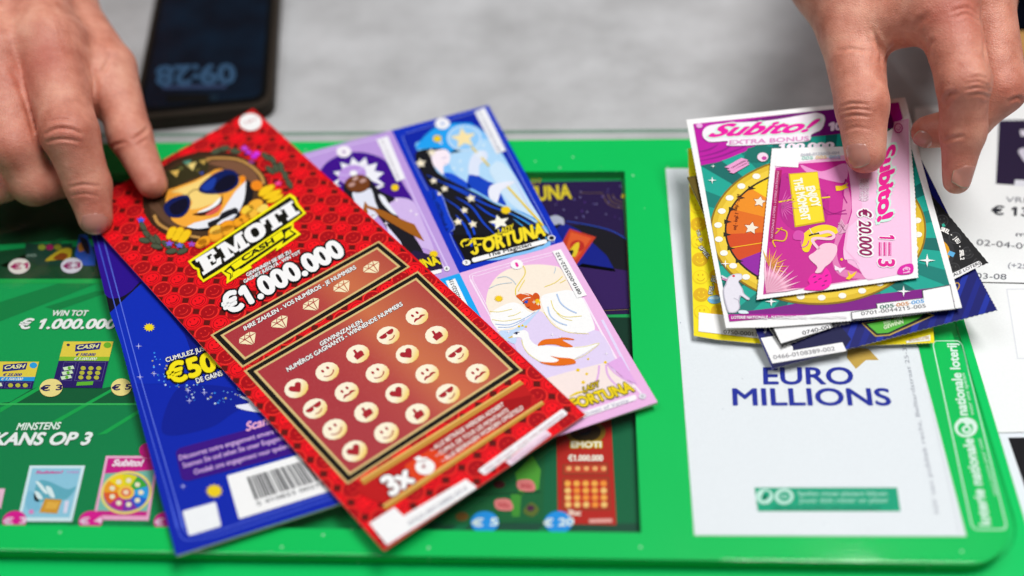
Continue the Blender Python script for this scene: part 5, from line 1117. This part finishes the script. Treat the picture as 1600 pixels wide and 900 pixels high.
# ================================================================== papers on the counter at the right
PR = Plane((1560, 400), 0.0009)
rec = empty('receipt', U(1540, 320, 0), 'white printed paper with a dark picture block, reading € 13, beside the ticket fan', 'paper')
a = card('sheet', PR, [(1428, 168), (1462, 439), (1720, 444), (1700, 150)], '#eceef3', 0.0002, rec)
a = Art(PR, 1)
zr = lambda *p: Z(p, 1500, 180, 3.214)
a.poly(zr((195, 25), (700, 20), (740, 385), (180, 345)), '#2a1f3a', 0); a.poly(zr((300, 75), (420, 70), (430, 110), (306, 105)), '#cfc9d6', 1); a.blob(zr((300, 170), (420, 165), (425, 240), (340, 240), (310, 215)), '#c9c4d2', 1); a.poly(zr((275, 325), (500, 330), (500, 362), (272, 355)), '#dcdde6', 1)
a.text('VRIJ', *zr((228, 437), (345, 440), (230, 410)), '#6d6e7a', 1, off=.0); a.text('€ 13', *zr((158, 498), (345, 508), (162, 455)), '#33343c', 1, off=.03)
a.text('m', *zr((280, 608), (330, 610), (281, 586)), '#5a5b66', 1); a.text('02-04-09', *zr((82, 652), (350, 676), (85, 622)), '#55565f', 1, off=.0); a.text('(+25', *zr((240, 765), (335, 772), (243, 740)), '#8b8c97', 1); a.text('03-08', *zr((78, 820), (232, 826), (80, 792)), '#5d5e68', 1, off=.0)
a.build('printed_lettering', rec)
PR2 = Plane((1560, 600), 0.0012)
rec = empty('receipt', U(1590, 560, 0), 'white paper sheet with a faint grey frame beside the green tray', 'paper')
card('sheet', PR2, [(1440, 440), (1552, 676), (1720, 672), (1690, 446)], '#eceef3', 0.0002, rec)
a = Art(PR2, 1); a.line([(1573, 452), (1590, 560), (1700, 560), (1700, 450)], 2.2, '#dcdee3', 0, closed=True); a.build('printed_frame', rec)
PR3 = Plane((1570, 760), 0.0006)
rec = empty('receipt', U(1590, 760, 0), 'white paper with a solid black block beside the tray\'s rounded corner', 'paper')
card('sheet', PR3, [(1480, 640), (1500, 960), (1760, 960), (1720, 640)], '#e2e7ef', 0.0003, rec)
a = Art(PR3, 1); a.poly([(1575, 684), (1606, 775), (1720, 790), (1720, 680)], '#17161a', 0); a.build('printed_block', rec)

# ================================================================== phone
ph = empty('mobile_phone', U(310, 60, 0), 'dark phone in a worn brown case, its clock upside down, on the counter', 'phone')
zp = lambda *p: Z(p, 190, 0, 4.285)
pz = 0.0105
c0, c1 = U(206, 188, pz), U(408, 178, pz); ex = (c1 - c0) / np.linalg.norm(c1 - c0); wph = np.linalg.norm(c1 - c0)
e1 = U(232, 0, pz) - U(207, 117, pz); e2 = U(423, 0, pz) - U(414, 150, pz); ey = e1 / np.linalg.norm(e1) + e2 / np.linalg.norm(e2); ey /= np.linalg.norm(ey)
ex = np.array([ey[1], -ey[0], 0]); wph = float((U(418, 110, pz) - U(209, 110, pz)) @ ex); c0 = U(204, 186, pz)
def ppt(x, y): q = c0 + ex * x + ey * y; return (q[0], q[1])
def prr(x0, y0, x1, y1, r): return [ppt(*p) for p in rrect(x0, y0, x1, y1, r)]
LPH = .158
slab('case', prr(0, 0, wph, LPH, .010), 0.0, pz, mat('#2f2822', rough=.5, grain=.12, bump=.3), ph, .0022, 3)
slab('bezel', prr(.0032, .0035, wph - .0032, LPH - .0035, .009), pz - .0002, pz + .0006, mat('#0b0b0d', rough=.2), ph, .0002)
def screen_mat():
    m, nt, b = new_mat('dim_blue_screen'); tc = nt.nodes.new('ShaderNodeTexCoord'); nz = nt.nodes.new('ShaderNodeTexNoise'); nz.inputs['Scale'].default_value = 38; nz.inputs['Detail'].default_value = 1.5
    nt.links.new(tc.outputs['Object'], nz.inputs['Vector']); r = nt.nodes.new('ShaderNodeValToRGB'); r.color_ramp.elements[0].position = .38; r.color_ramp.elements[0].color = (.0006, .0012, .003, 1); r.color_ramp.elements[1].position = .72; r.color_ramp.elements[1].color = (.0012, .007, .016, 1)
    nt.links.new(nz.outputs['Fac'], r.inputs[0]); nt.links.new(r.outputs[0], b.inputs['Emission Color']); b.inputs['Emission Strength'].default_value = 1.0; b.inputs['Base Color'].default_value = (.003, .004, .008, 1); b.inputs['Roughness'].default_value = .22; b.inputs['Specular IOR Level'].default_value = .12; return m
slab('screen', prr(.0062, .0075, wph - .0062, LPH - .009, .006), pz + .0004, pz + .0009, screen_mat(), ph, 0)
gm, nt, b = new_mat('blue_clock_glow'); b.inputs['Base Color'].default_value = (.01, .03, .06, 1); b.inputs['Emission Color'].default_value = (.007, .030, .068, 1); b.inputs['Emission Strength'].default_value = 1.0
P = Plane((310, 60), pz + .00095); a = Art(P, 1)
a.text('09:28', *zp((752, 432), (240, 448), (758, 560)), gm, 0, off=.04)
gm2, nt, b = new_mat('blue_date_glow'); b.inputs['Base Color'].default_value = (.01, .02, .05, 1); b.inputs['Emission Color'].default_value = (.0015, .006, .025, 1); b.inputs['Emission Strength'].default_value = 1.0
a.poly(zp((270, 572), (700, 566), (700, 592), (275, 600)), gm2, 0)
a.build('clock_digits', ph)
a = Art(P, 1); a.poly(quad_round(zp((300, 635), (590, 632), (585, 680), (305, 690)), .1), '#050506', 2); a.ell(*zp((618, 655))[0], 7, 5, '#12202c', 2); a.build('speaker_slot', ph)

# ================================================================== things at the far right
zb = lambda *p: Z(p, 1480, 0, 4.5)
q = U(1600, 78, 0.012); bx = empty('wooden_block', (q[0] + .02, q[1], 0), 'small tan wooden block, blurred at the far right behind the hand', 'block')
slab('block_body', [(q[0] - .004, q[1] - .010), (q[0] + .06, q[1] - .014), (q[0] + .062, q[1] + .012), (q[0] - .003, q[1] + .016)], 0.0, .014, mat('#b58a52', rough=.5, grain=.15), bx, .0015)
q = U(1574, 34, .02); bx = empty('bag', (q[0] + .03, q[1] + .05, 0), 'dark navy cloth bag, blurred at the far right corner of the counter', 'bag')
V = []; F = []
bm = bmesh.new(); bmesh.ops.create_uvsphere(bm, u_segments=32, v_segments=18, radius=1)
for v in bm.verts:
    x, y, z = v.co; k = 1 + .08 * math.sin(5 * x + 3 * y) + .06 * math.sin(9 * z + 4 * x); sx = math.copysign(abs(x) ** .6, x); sy = math.copysign(abs(y) ** .6, y); sz = math.copysign(abs(z) ** .6, z)
    v.co = (q[0] + .062 + .070 * sx * k, q[1] + .062 + .055 * sy * k, max(.0005, .024 + .028 * sz * k))
bm.verts.index_update(); mesh_obj('bag_body', [np.array(v.co) for v in bm.verts], [[v.index for v in f.verts] for f in bm.faces], [mat('#10182c', rough=.8, grain=.3, bump=.6)], None, bx, True); bm.free()

q = U(1578, 122, 0.010); bx = empty('wallet', (q[0] + .03, q[1] + .008, 0), 'dark purple wallet, blurred behind the knuckles beside the tan block', 'wallet')
slab('wallet_body', [(q[0], q[1]), (q[0] + .075, q[1] - .006), (q[0] + .078, q[1] + .016), (q[0] + .004, q[1] + .020)], 0.0012, .010, mat('#231c2a', rough=.6, grain=.2, bump=.4), bx, .002)

# ================================================================== hands (one continuous signed-distance surface each)
def skin_mat():
    m, nt, b = new_mat('skin')
    geo = nt.nodes.new('ShaderNodeNewGeometry')
    n1 = nt.nodes.new('ShaderNodeTexNoise'); n1.inputs['Scale'].default_value = 70; n1.inputs['Detail'].default_value = 7; n1.inputs['Roughness'].default_value = .62
    nt.links.new(geo.outputs['Position'], n1.inputs['Vector'])
    r = nt.nodes.new('ShaderNodeValToRGB'); el = r.color_ramp.elements
    el[0].position = .30; el[0].color = lin('#b56c56'); el[1].position = .70; el[1].color = lin('#e2a48c'); x = el.new(.5); x.color = lin('#d28c76')
    nt.links.new(n1.outputs['Fac'], r.inputs[0])
    at = nt.nodes.new('ShaderNodeAttribute'); at.attribute_name = 'flush'
    mx = nt.nodes.new('ShaderNodeMix'); mx.data_type = 'RGBA'; mx.inputs['B'].default_value = lin('#b85a4c')
    ma = nt.nodes.new('ShaderNodeMath'); ma.operation = 'MULTIPLY'; ma.inputs[1].default_value = .75; nt.links.new(at.outputs['Fac'], ma.inputs[0])
    nt.links.new(r.outputs[0], mx.inputs['A']); nt.links.new(ma.outputs[0], mx.inputs['Factor']); nt.links.new(mx.outputs['Result'], b.inputs['Base Color'])
    b.inputs['Subsurface Weight'].default_value = .22; b.inputs['Subsurface Radius'].default_value = (1.0, .35, .18); b.inputs['Subsurface Scale'].default_value = .0028
    b.inputs['Roughness'].default_value = .46; b.inputs['Specular IOR Level'].default_value = .42
    v = nt.nodes.new('ShaderNodeTexVoronoi'); v.inputs['Scale'].default_value = 900; v.feature = 'DISTANCE_TO_EDGE'; nt.links.new(geo.outputs['Position'], v.inputs['Vector'])
    mp = nt.nodes.new('ShaderNodeMapping'); mp.inputs['Scale'].default_value = (200, 480, 330); mp.inputs['Rotation'].default_value = (0, 0, .5); nt.links.new(geo.outputs['Position'], mp.inputs[0])
    n2 = nt.nodes.new('ShaderNodeTexNoise'); n2.inputs['Scale'].default_value = 1.4; n2.inputs['Detail'].default_value = 5; nt.links.new(mp.outputs[0], n2.inputs['Vector'])
    ad = nt.nodes.new('ShaderNodeMath'); ad.operation = 'MULTIPLY_ADD'; ad.inputs[1].default_value = 1.3; nt.links.new(v.outputs['Distance'], ad.inputs[0]); nt.links.new(n2.outputs['Fac'], ad.inputs[2])
    bp = nt.nodes.new('ShaderNodeBump'); bp.inputs['Strength'].default_value = .36; bp.inputs['Distance'].default_value = .0006; nt.links.new(ad.outputs[0], bp.inputs['Height']); nt.links.new(bp.outputs[0], b.inputs['Normal'])
    return m
SKIN = skin_mat()
nm, nt, b = new_mat('nail'); b.inputs['Base Color'].default_value = lin('#bd8274'); b.inputs['Roughness'].default_value = .2; b.inputs['Subsurface Weight'].default_value = .15; b.inputs['Subsurface Scale'].default_value = .002
NAIL = nm
nm, nt, b = new_mat('nail_edge'); b.inputs['Base Color'].default_value = lin('#b89a82'); b.inputs['Roughness'].default_value = .35
NAIL_EDGE = nm
def rcone(p, a, b, r1, r2):
    ab = b - a; h = np.clip(((p - a) @ ab) / (ab @ ab), 0, 1); return np.linalg.norm(p - a - h[:, None] * ab, axis=1) - (r1 + (r2 - r1) * h)
def smin(a, b, k):
    h = np.clip(.5 + .5 * (b - a) / k, 0, 1); return b + (a - b) * h - k * h * (1 - h)
class Hand:
    def __init__(s, palm, fingers, k_palm=.010, k_join=.007):
        s.palm = palm; s.fingers = fingers; s.kp = k_palm; s.kj = k_join
    def sdf(s, p):
        p = np.asarray(p, np.float64); d = None
        for a, b, r1, r2 in s.palm:
            e = rcone(p, a, b, r1, r2); d = e if d is None else smin(d, e, s.kp)
        f = None
        for ch in s.fingers:
            g = None
            for (a, r1), (b, r2) in zip(ch[:-1], ch[1:]):
                e = rcone(p, a, b, r1, r2); g = e if g is None else smin(g, e, .0035)
            for (a, r1) in ch[1:-1]: pass
            f = g if f is None else smin(f, g, .0016)
        return smin(d, f, s.kj)
    def trace_many(s, pts):
        R_ = np.array([ray(*p) for p in pts]); R_ /= np.linalg.norm(R_, axis=1)[:, None]; t = np.full(len(R_), .2)
        for _ in range(70):
            d = s.sdf(CAM + R_ * t[:, None]); t = np.minimum(t + d * .9, 2.0)
            if np.all((np.abs(d) < 2e-5) | (t > 1.4)): break
        return [CAM + R_[i] * t[i] if t[i] < 1.4 else None for i in range(len(t))]
    def trace(s, px, py): return s.trace_many([(px, py)])[0]
    def normal(s, p):
        e = 3e-4; n = np.array([s.sdf((p + np.eye(3)[i] * e)[None])[0] - s.sdf((p - np.eye(3)[i] * e)[None])[0] for i in range(3)]); return n / np.linalg.norm(n)
    def mesh(s, vox):
        P = [a for a, b, _, _ in s.palm] + [b for a, b, _, _ in s.palm] + [q for ch in s.fingers for q, _ in ch]
        lo = np.min(P, 0) - .045; hi = np.max(P, 0) + .045; n = np.ceil((hi - lo) / vox).astype(int) + 1
        ax = [lo[i] + vox * np.arange(n[i]) for i in range(3)]; G = np.full(n, 1.0, np.float32)
        # coarse pass, then only blocks near the surface
        B = 8
        for i in range(0, n[0], B):
            for j in range(0, n[1], B):
                X, Y, K = ax[0][i:i + B], ax[1][j:j + B], ax[2]
                cz = [K[k:k + B] for k in range(0, n[2], B)]; cen = np.array([[X.mean(), Y.mean(), c.mean()] for c in cz]); dc = s.sdf(cen)
                for k, c in enumerate(cz):
                    if abs(dc[k]) > vox * B * 1.1 + .008: G[i:i + B, j:j + B, k * B:k * B + B] = dc[k]; continue
                    xx, yy, zz_ = np.meshgrid(X, Y, c, indexing='ij'); G[i:i + B, j:j + B, k * B:k * B + B] = s.sdf(np.stack([xx.ravel(), yy.ravel(), zz_.ravel()], 1)).reshape(xx.shape)
        ins = G < 0
        m = np.zeros(tuple(n - 1), np.int8)
        for dx in (0, 1):
            for dy in (0, 1):
                for dz in (0, 1): m += ins[dx:n[0] - 1 + dx, dy:n[1] - 1 + dy, dz:n[2] - 1 + dz]
        act = np.argwhere((m > 0) & (m < 8)); vid = -np.ones(tuple(n - 1), np.int64); vid[tuple(act.T)] = np.arange(len(act))
        acc = np.zeros((len(act), 3)); cnt = np.zeros(len(act)); cor = [(x, y, z) for x in (0, 1) for y in (0, 1) for z in (0, 1)]
        for a in cor:
            for d in range(3):
                if a[d]: continue
                b_ = list(a); b_[d] = 1; ga = G[tuple((act + a).T)]; gb = G[tuple((act + b_).T)]; ok = (ga < 0) != (gb < 0); t = np.where(ok, ga / np.where(ok, ga - gb, 1), 0)
                pt = np.array(a, float)[None] + t[:, None] * (np.array(b_) - np.array(a))[None]; acc += pt * ok[:, None]; cnt += ok
        V = lo + (act + acc / cnt[:, None]) * vox; F = []
        for d in range(3):
            e1, e2 = [(1, 2), (2, 0), (0, 1)][d]; sl0 = [slice(1, -1)] * 3; sl0[d] = slice(0, -1); sl1 = [slice(1, -1)] * 3; sl1[d] = slice(1, None)
            A, Bx = ins[tuple(sl0)], ins[tuple(sl1)]; idx = np.argwhere(A != Bx); off = np.ones(3, int); off[d] = 0; c = idx + off; flip = A[tuple(idx.T)]
            u = np.zeros(3, int); u[e1] = 1; v = np.zeros(3, int); v[e2] = 1
            q = np.stack([vid[tuple((c - u - v).T)], vid[tuple((c - v).T)], vid[tuple(c.T)], vid[tuple((c - u).T)]], 1); q[~flip] = q[~flip][:, ::-1]; F.append(q)
        return V, np.concatenate(F)
def build_hand(name, H, label, cat, grooves, flushes, nails, vox=.0016):
    V, F = H.mesh(vox)
    me = bpy.data.meshes.new('tmp'); me.from_pydata(V.tolist(), [], F.tolist()); o = bpy.data.objects.new('tmp', me); COL.objects.link(o)
    sm = o.modifiers.new('s', 'SMOOTH'); sm.factor = .5; sm.iterations = 2
    sb = o.modifiers.new('u', 'SUBSURF'); sb.levels = 1; sb.render_levels = 1
    dg = bpy.context.evaluated_depsgraph_get(); m2 = bpy.data.meshes.new_from_object(o.evaluated_get(dg)); bpy.data.objects.remove(o); bpy.data.meshes.remove(me)
    n = len(m2.vertices); co_ = np.empty(n * 3); m2.vertices.foreach_get('co', co_); co_ = co_.reshape(-1, 3); no = np.empty(n * 3); m2.vertex_normals.foreach_get('vector', no); no = no.reshape(-1, 3)
    dis = np.zeros(n)
    for pts, depth, wd in grooves:
        sp_ = spline(pts, False, 6); S = H.trace_many(sp_); S = [p for p in S if p is not None]
        if len(S) < 2: continue
        L3 = np.array(S)
        near = np.where(np.all((co_ > L3.min(0) - .006) & (co_ < L3.max(0) + .006), axis=1))[0]; best = np.full(len(near), 9.0); tp = np.ones(len(near)); cn = co_[near]
        for i in range(len(L3) - 1):
            a, b_ = L3[i], L3[i + 1]; ab = b_ - a; den = ab @ ab
            if den < 1e-12: continue
            h = np.clip(((cn - a) @ ab) / den, 0, 1); dd = np.linalg.norm(cn - a - h[:, None] * ab, axis=1); u = (i + h) / (len(L3) - 1)
            upd = dd < best; best = np.where(upd, dd, best); tp = np.where(upd, np.sin(np.pi * (.12 + .76 * u)), tp)
        dis[near] += -depth * tp * np.exp(-(best / wd) ** 2) + depth * .35 * tp * np.exp(-((best - wd * 2.0) / (wd * 1.1)) ** 2)
    fl = np.zeros(n)
    for (px, py), rad, amt in flushes:
        p = H.trace(px, py)
        if p is not None: fl += amt * np.exp(-(np.linalg.norm(co_ - p, axis=1) / rad) ** 2)
    co_ = co_ + no * dis[:, None]
    org = np.mean(co_, 0); org[2] = 0
    m2.vertices.foreach_set('co', (co_ - org).ravel()); m2.name = name; m2.materials.clear(); m2.materials.append(SKIN); m2.polygons.foreach_set('use_smooth', [True] * len(m2.polygons))
    at = m2.attributes.new('flush', 'FLOAT', 'POINT'); at.data.foreach_set('value', np.clip(fl, 0, 1)); m2.update()
    o = bpy.data.objects.new(name, m2); COL.objects.link(o); o.location = org; tag(o, label, cat, 'hands over the tray')
    for c, tp_, side, wid, length in nails:        # c: pixel of nail centre, tp_: pixel toward the tip, side: outward tilt
        p = H.trace(*c)
        if p is None: continue
        r_ = ray(*tp_); q = CAM + r_ / np.linalg.norm(r_) * np.linalg.norm(p - CAM)
        nn = H.normal(p); nn = nn + np.array(side); nn /= np.linalg.norm(nn); t = q - p; t -= nn * (t @ nn); t /= np.linalg.norm(t); bt = np.cross(nn, t)
        NV, NF, NI = [], [], []; NU, NW = 17, 15; ST, UV = [], []
        for i in range(NU):
            for j in range(NW):
                u = -1 + 2 * i / (NU - 1); v = -1 + 2 * j / (NW - 1)
                vv = v * math.sqrt(1 - .42 * u * u); uu = u * math.sqrt(1 - .42 * v * v)
                ST.append(p + t * (uu * length / 2) + bt * (vv * wid / 2) + nn * .012); UV.append((u, v))
        ST = np.array(ST); ds = np.zeros(len(ST))
        for _ in range(40): ds = np.minimum(ds + np.maximum(H.sdf(ST - nn[None] * ds[:, None]), 0) * .95, .022)
        for k in range(len(ST)):
            u, v = UV[k]; edge = max(abs(v), abs(u) if u < 0 else 0); lift = .00026 * (1 - edge ** 4) - .00030 * edge ** 8 + (.00025 * u if u > 0 else 0)
            NV.append(ST[k] - nn * min(ds[k], .012 + .0012 + .0030 * v * v) + nn * lift)
        for i in range(NU - 1):
            for j in range(NW - 1):
                a0 = i * NW + j; NF.append([a0, a0 + NW, a0 + NW + 1, a0 + 1]); NI.append(1 if i >= NU - 2 else 0)
        # give it real thickness
        off = len(NV); NV2 = NV + [v - nn * .0005 for v in NV]; NF2 = NF + [[x + off for x in f[::-1]] for f in NF]; NI2 = NI + NI
        rim = [j for j in range(NW)] + [i * NW + NW - 1 for i in range(1, NU)] + [(NU - 1) * NW + j for j in range(NW - 2, -1, -1)] + [i * NW for i in range(NU - 2, 0, -1)]
        for k in range(len(rim)): x, y = rim[k], rim[(k + 1) % len(rim)]; NF2.append([x, y, y + off, x + off]); NI2.append(1)
        no_ = mesh_obj('fingernail', NV2, NF2, [NAIL, NAIL_EDGE], NI2, o, True)
    return o
def J(px, py, z, r): return (U(px, py, z), r)
def bones(ch): print([round(float(np.linalg.norm(ch[i + 1][0] - ch[i][0])) * 1000) for i in range(len(ch) - 1)])
# ---- hand at the left of the picture
W = U(20, -210, .100); FA = W + np.array([-.07, .22, .06])
idx = [J(74, 66, .078, .0155), J(109, 208, .060, .0133), J(138, 290, .037, .0108), J(149, 341, .0250, .0085)]
thb = [J(96, 2, .068, .0150), J(172, 105, .057, .0128), J(203, 212, .040, .0107), J(238, 287, .0275, .0077)]
mid = [J(-12, 80, .080, .0150), J(22, 228, .056, .0126), J(52, 286, .038, .0108), J(94, 282, .033, .0090)]
rng_ = [J(-75, 110, .078, .0130), J(-85, 245, .054, .0108), J(-35, 300, .036, .0090), J(10, 290, .034, .008)]
pky = [J(-150, 110, .070, .0115), J(-160, 215, .050, .0092), J(-120, 262, .036, .0078), J(-90, 262, .034, .007)]
for ch in (idx, thb, mid): bones(ch)
palm = [(W, idx[0][0], .021, .0140), (W, mid[0][0], .021, .0140), (W, rng_[0][0], .020, .0135), (W + [-.015, 0, -.004], pky[0][0], .019, .012), (W + [.004, -.01, -.012], thb[0][0], .019, .0165), (thb[0][0], idx[0][0] + [0, .012, -.012], .014, .012), (W, FA, .027, .036), (U(100, 80, .070), U(150, 138, .054), .014, .0110), (U(128, 150, .054), U(165, 150, .050), .0085, .0085)]
HL = Hand(palm, [thb, idx, mid, rng_, pky])
zh1 = lambda *p: Z(p, 0, 0, 2.25)
gl = [(zh1((160, 470), (200, 452), (250, 455), (285, 470)), .00094, .0009), (zh1((165, 500), (205, 490), (250, 492), (280, 500)), .00068, .0008), (zh1((175, 425), (215, 418), (255, 425)), .00054, .0008),
      (zh1((245, 660), (290, 650), (350, 655)), .00054, .0008), (zh1((250, 690), (300, 682), (345, 690)), .00040, .0007),
      (zh1((320, 215), (335, 290), (330, 340), (345, 400)), .0010, .0018), (zh1((300, 190), (322, 250), (338, 330)), .00081, .0015), (zh1((350, 260), (370, 240), (390, 190)), .00054, .0012),
      (zh1((385, 525), (405, 510), (440, 500)), .00068, .0009), (zh1((470, 490), (505, 465), (520, 450)), .00081, .0010), (zh1((480, 510), (515, 490)), .00054, .0008),
      (zh1((60, 300), (80, 330), (105, 410), (135, 520)), .0010, .0016), (zh1((40, 250), (70, 290), (80, 320)), .00081, .0014)]
for k in range(14): x0 = 190 + 12 * k; gl.append((zh1((x0, 60 + 6 * (k % 3)), (x0 + 20, 110), (x0 + 28, 160 + 8 * (k % 2))), .00016, .0009))
fl = [((68, 85), .013, .75), ((100, 208), .010, .55), ((20, 130), .013, .4), ((140, 320), .010, .45), ((225, 275), .010, .40), ((205, 215), .009, .3), ((45, 300), .012, .35), ((25, 225), .011, .35)]
build_hand('hand', HL, 'hand reaching in at the upper left, its thumb and index finger on the red ticket', 'hand', gl, fl, [((147, 351), (149, 372), (0, 0, 0), .0128, .0115)])
# ---- hand at the right of the picture
W = U(1420, -300, .12); FA = W + np.array([.07, .22, .06])
thb = [J(1302, -40, 0.0933, .0205), J(1330, 50, 0.0793, .0150), J(1347, 165, 0.0673, .0118), J(1352, 240, 0.0538, .0093)]
idx = [J(1474, 0, 0.1053, .0138), J(1506, 128, 0.0893, .0112), J(1505, 205, 0.0683, .0097), J(1495, 282, 0.0493, .0064)]
mid = [J(1535, -20, 0.0993, .0130), J(1562, 138, 0.0753, .0116), J(1508, 196, 0.0593, .0095), J(1450, 206, 0.0543, .0078)]
rng_ = [J(1560, -70, 0.0933, .0120), J(1548, 50, 0.0633, .0105), J(1530, 110, 0.0533, .009), J(1500, 130, 0.0493, .008)]
pky = [J(1560, -120, 0.0833, .0110), J(1540, -20, 0.0583, .009), J(1520, 20, 0.0513, .008), J(1500, 30, 0.0483, .007)]
for ch in (idx, thb, mid): bones(ch)
palm = [(W, idx[0][0], .022, .0140), (W, mid[0][0], .022, .0140), (W, rng_[0][0], .020, .0130), (W, pky[0][0], .020, .012), (W + [-.010, -.01, -.008], thb[0][0], .020, .0190), (U(1372, 40, .086), U(1452, 28, .100), .0125, .0115), (U(1380, 0, .090), U(1455, 0, .102), .0150, .0130), (thb[0][0], U(1400, -20, .094), .018, .016), (W, FA, .028, .036)]
HR = Hand(palm, [thb, idx, mid, rng_, pky])
zh2 = lambda *p: Z(p, 1220, 0, 2.813)
gl = [(zh2((265, 470), (310, 455), (380, 462)), .00081, .0008), (zh2((262, 490), (320, 478), (390, 485)), .00081, .0008), (zh2((268, 515), (325, 505), (385, 512)), .00068, .0008), (zh2((275, 575), (330, 560), (390, 568)), .00040, .0008),
      (zh2((590, 130), (605, 100), (635, 70)), .0010, .0015), (zh2((640, 260), (645, 210), (665, 180)), .00081, .0012), (zh2((715, 450), (735, 420), (765, 412)), .00122, .0011), (zh2((720, 470), (750, 440)), .00068, .0009), (zh2((720, 620), (760, 605), (800, 600)), .00081, .0009),
      (zh2((820, 370), (870, 360), (915, 380)), .00068, .0008), (zh2((815, 395), (870, 385), (920, 400)), .00068, .0008), (zh2((825, 420), (880, 412), (920, 430)), .00054, .0008), (zh2((830, 345), (875, 338), (905, 350)), .00054, .0008),
      (zh2((760, 80), (820, 60), (870, 95)), .00054, .0009), (zh2((755, 50), (820, 35), (865, 65)), .00054, .0009), (zh2((880, 90), (895, 180), (900, 260)), .00108, .0014), (zh2((1000, 450), (1040, 430), (1062, 440)), .00081, .0009),
      (zh2((440, 280), (445, 230), (420, 180)), .00108, .0014), (zh2((455, 285), (470, 230), (510, 190)), .00081, .0013), (zh2((250, 225), (310, 215), (380, 225)), .00054, .0010), (zh2((400, 130), (430, 200), (445, 260)), .00054, .0010)]
for k in range(12): x0 = 380 + 16 * k; gl.append((zh2((x0, 90 + 5 * (k % 3)), (x0 - 12, 140), (x0 + 6, 190)), .00022, .0010))
fl = [((1495, 20), .014, .9), ((1510, 140), .010, .35), ((1495, 262), .012, .5), ((1348, 175), .010, .3), ((1350, 250), .010, .4), ((1445, 215), .014, .5), ((1585, 150), .010, .5), ((1480, 170), .012, .3)]
build_hand('hand', HR, 'hand reaching in at the upper right, its thumb pressing on the fan of tickets', 'hand', gl, fl, [((1336, 243), (1338, 266), (0, 0, 0), .0125, .0120), ((1512, 276), (1506, 296), (0.5, 0, 0), .0095, .0110), ((1440, 222), (1430, 218), (0, 0, 0), .010, .009)])
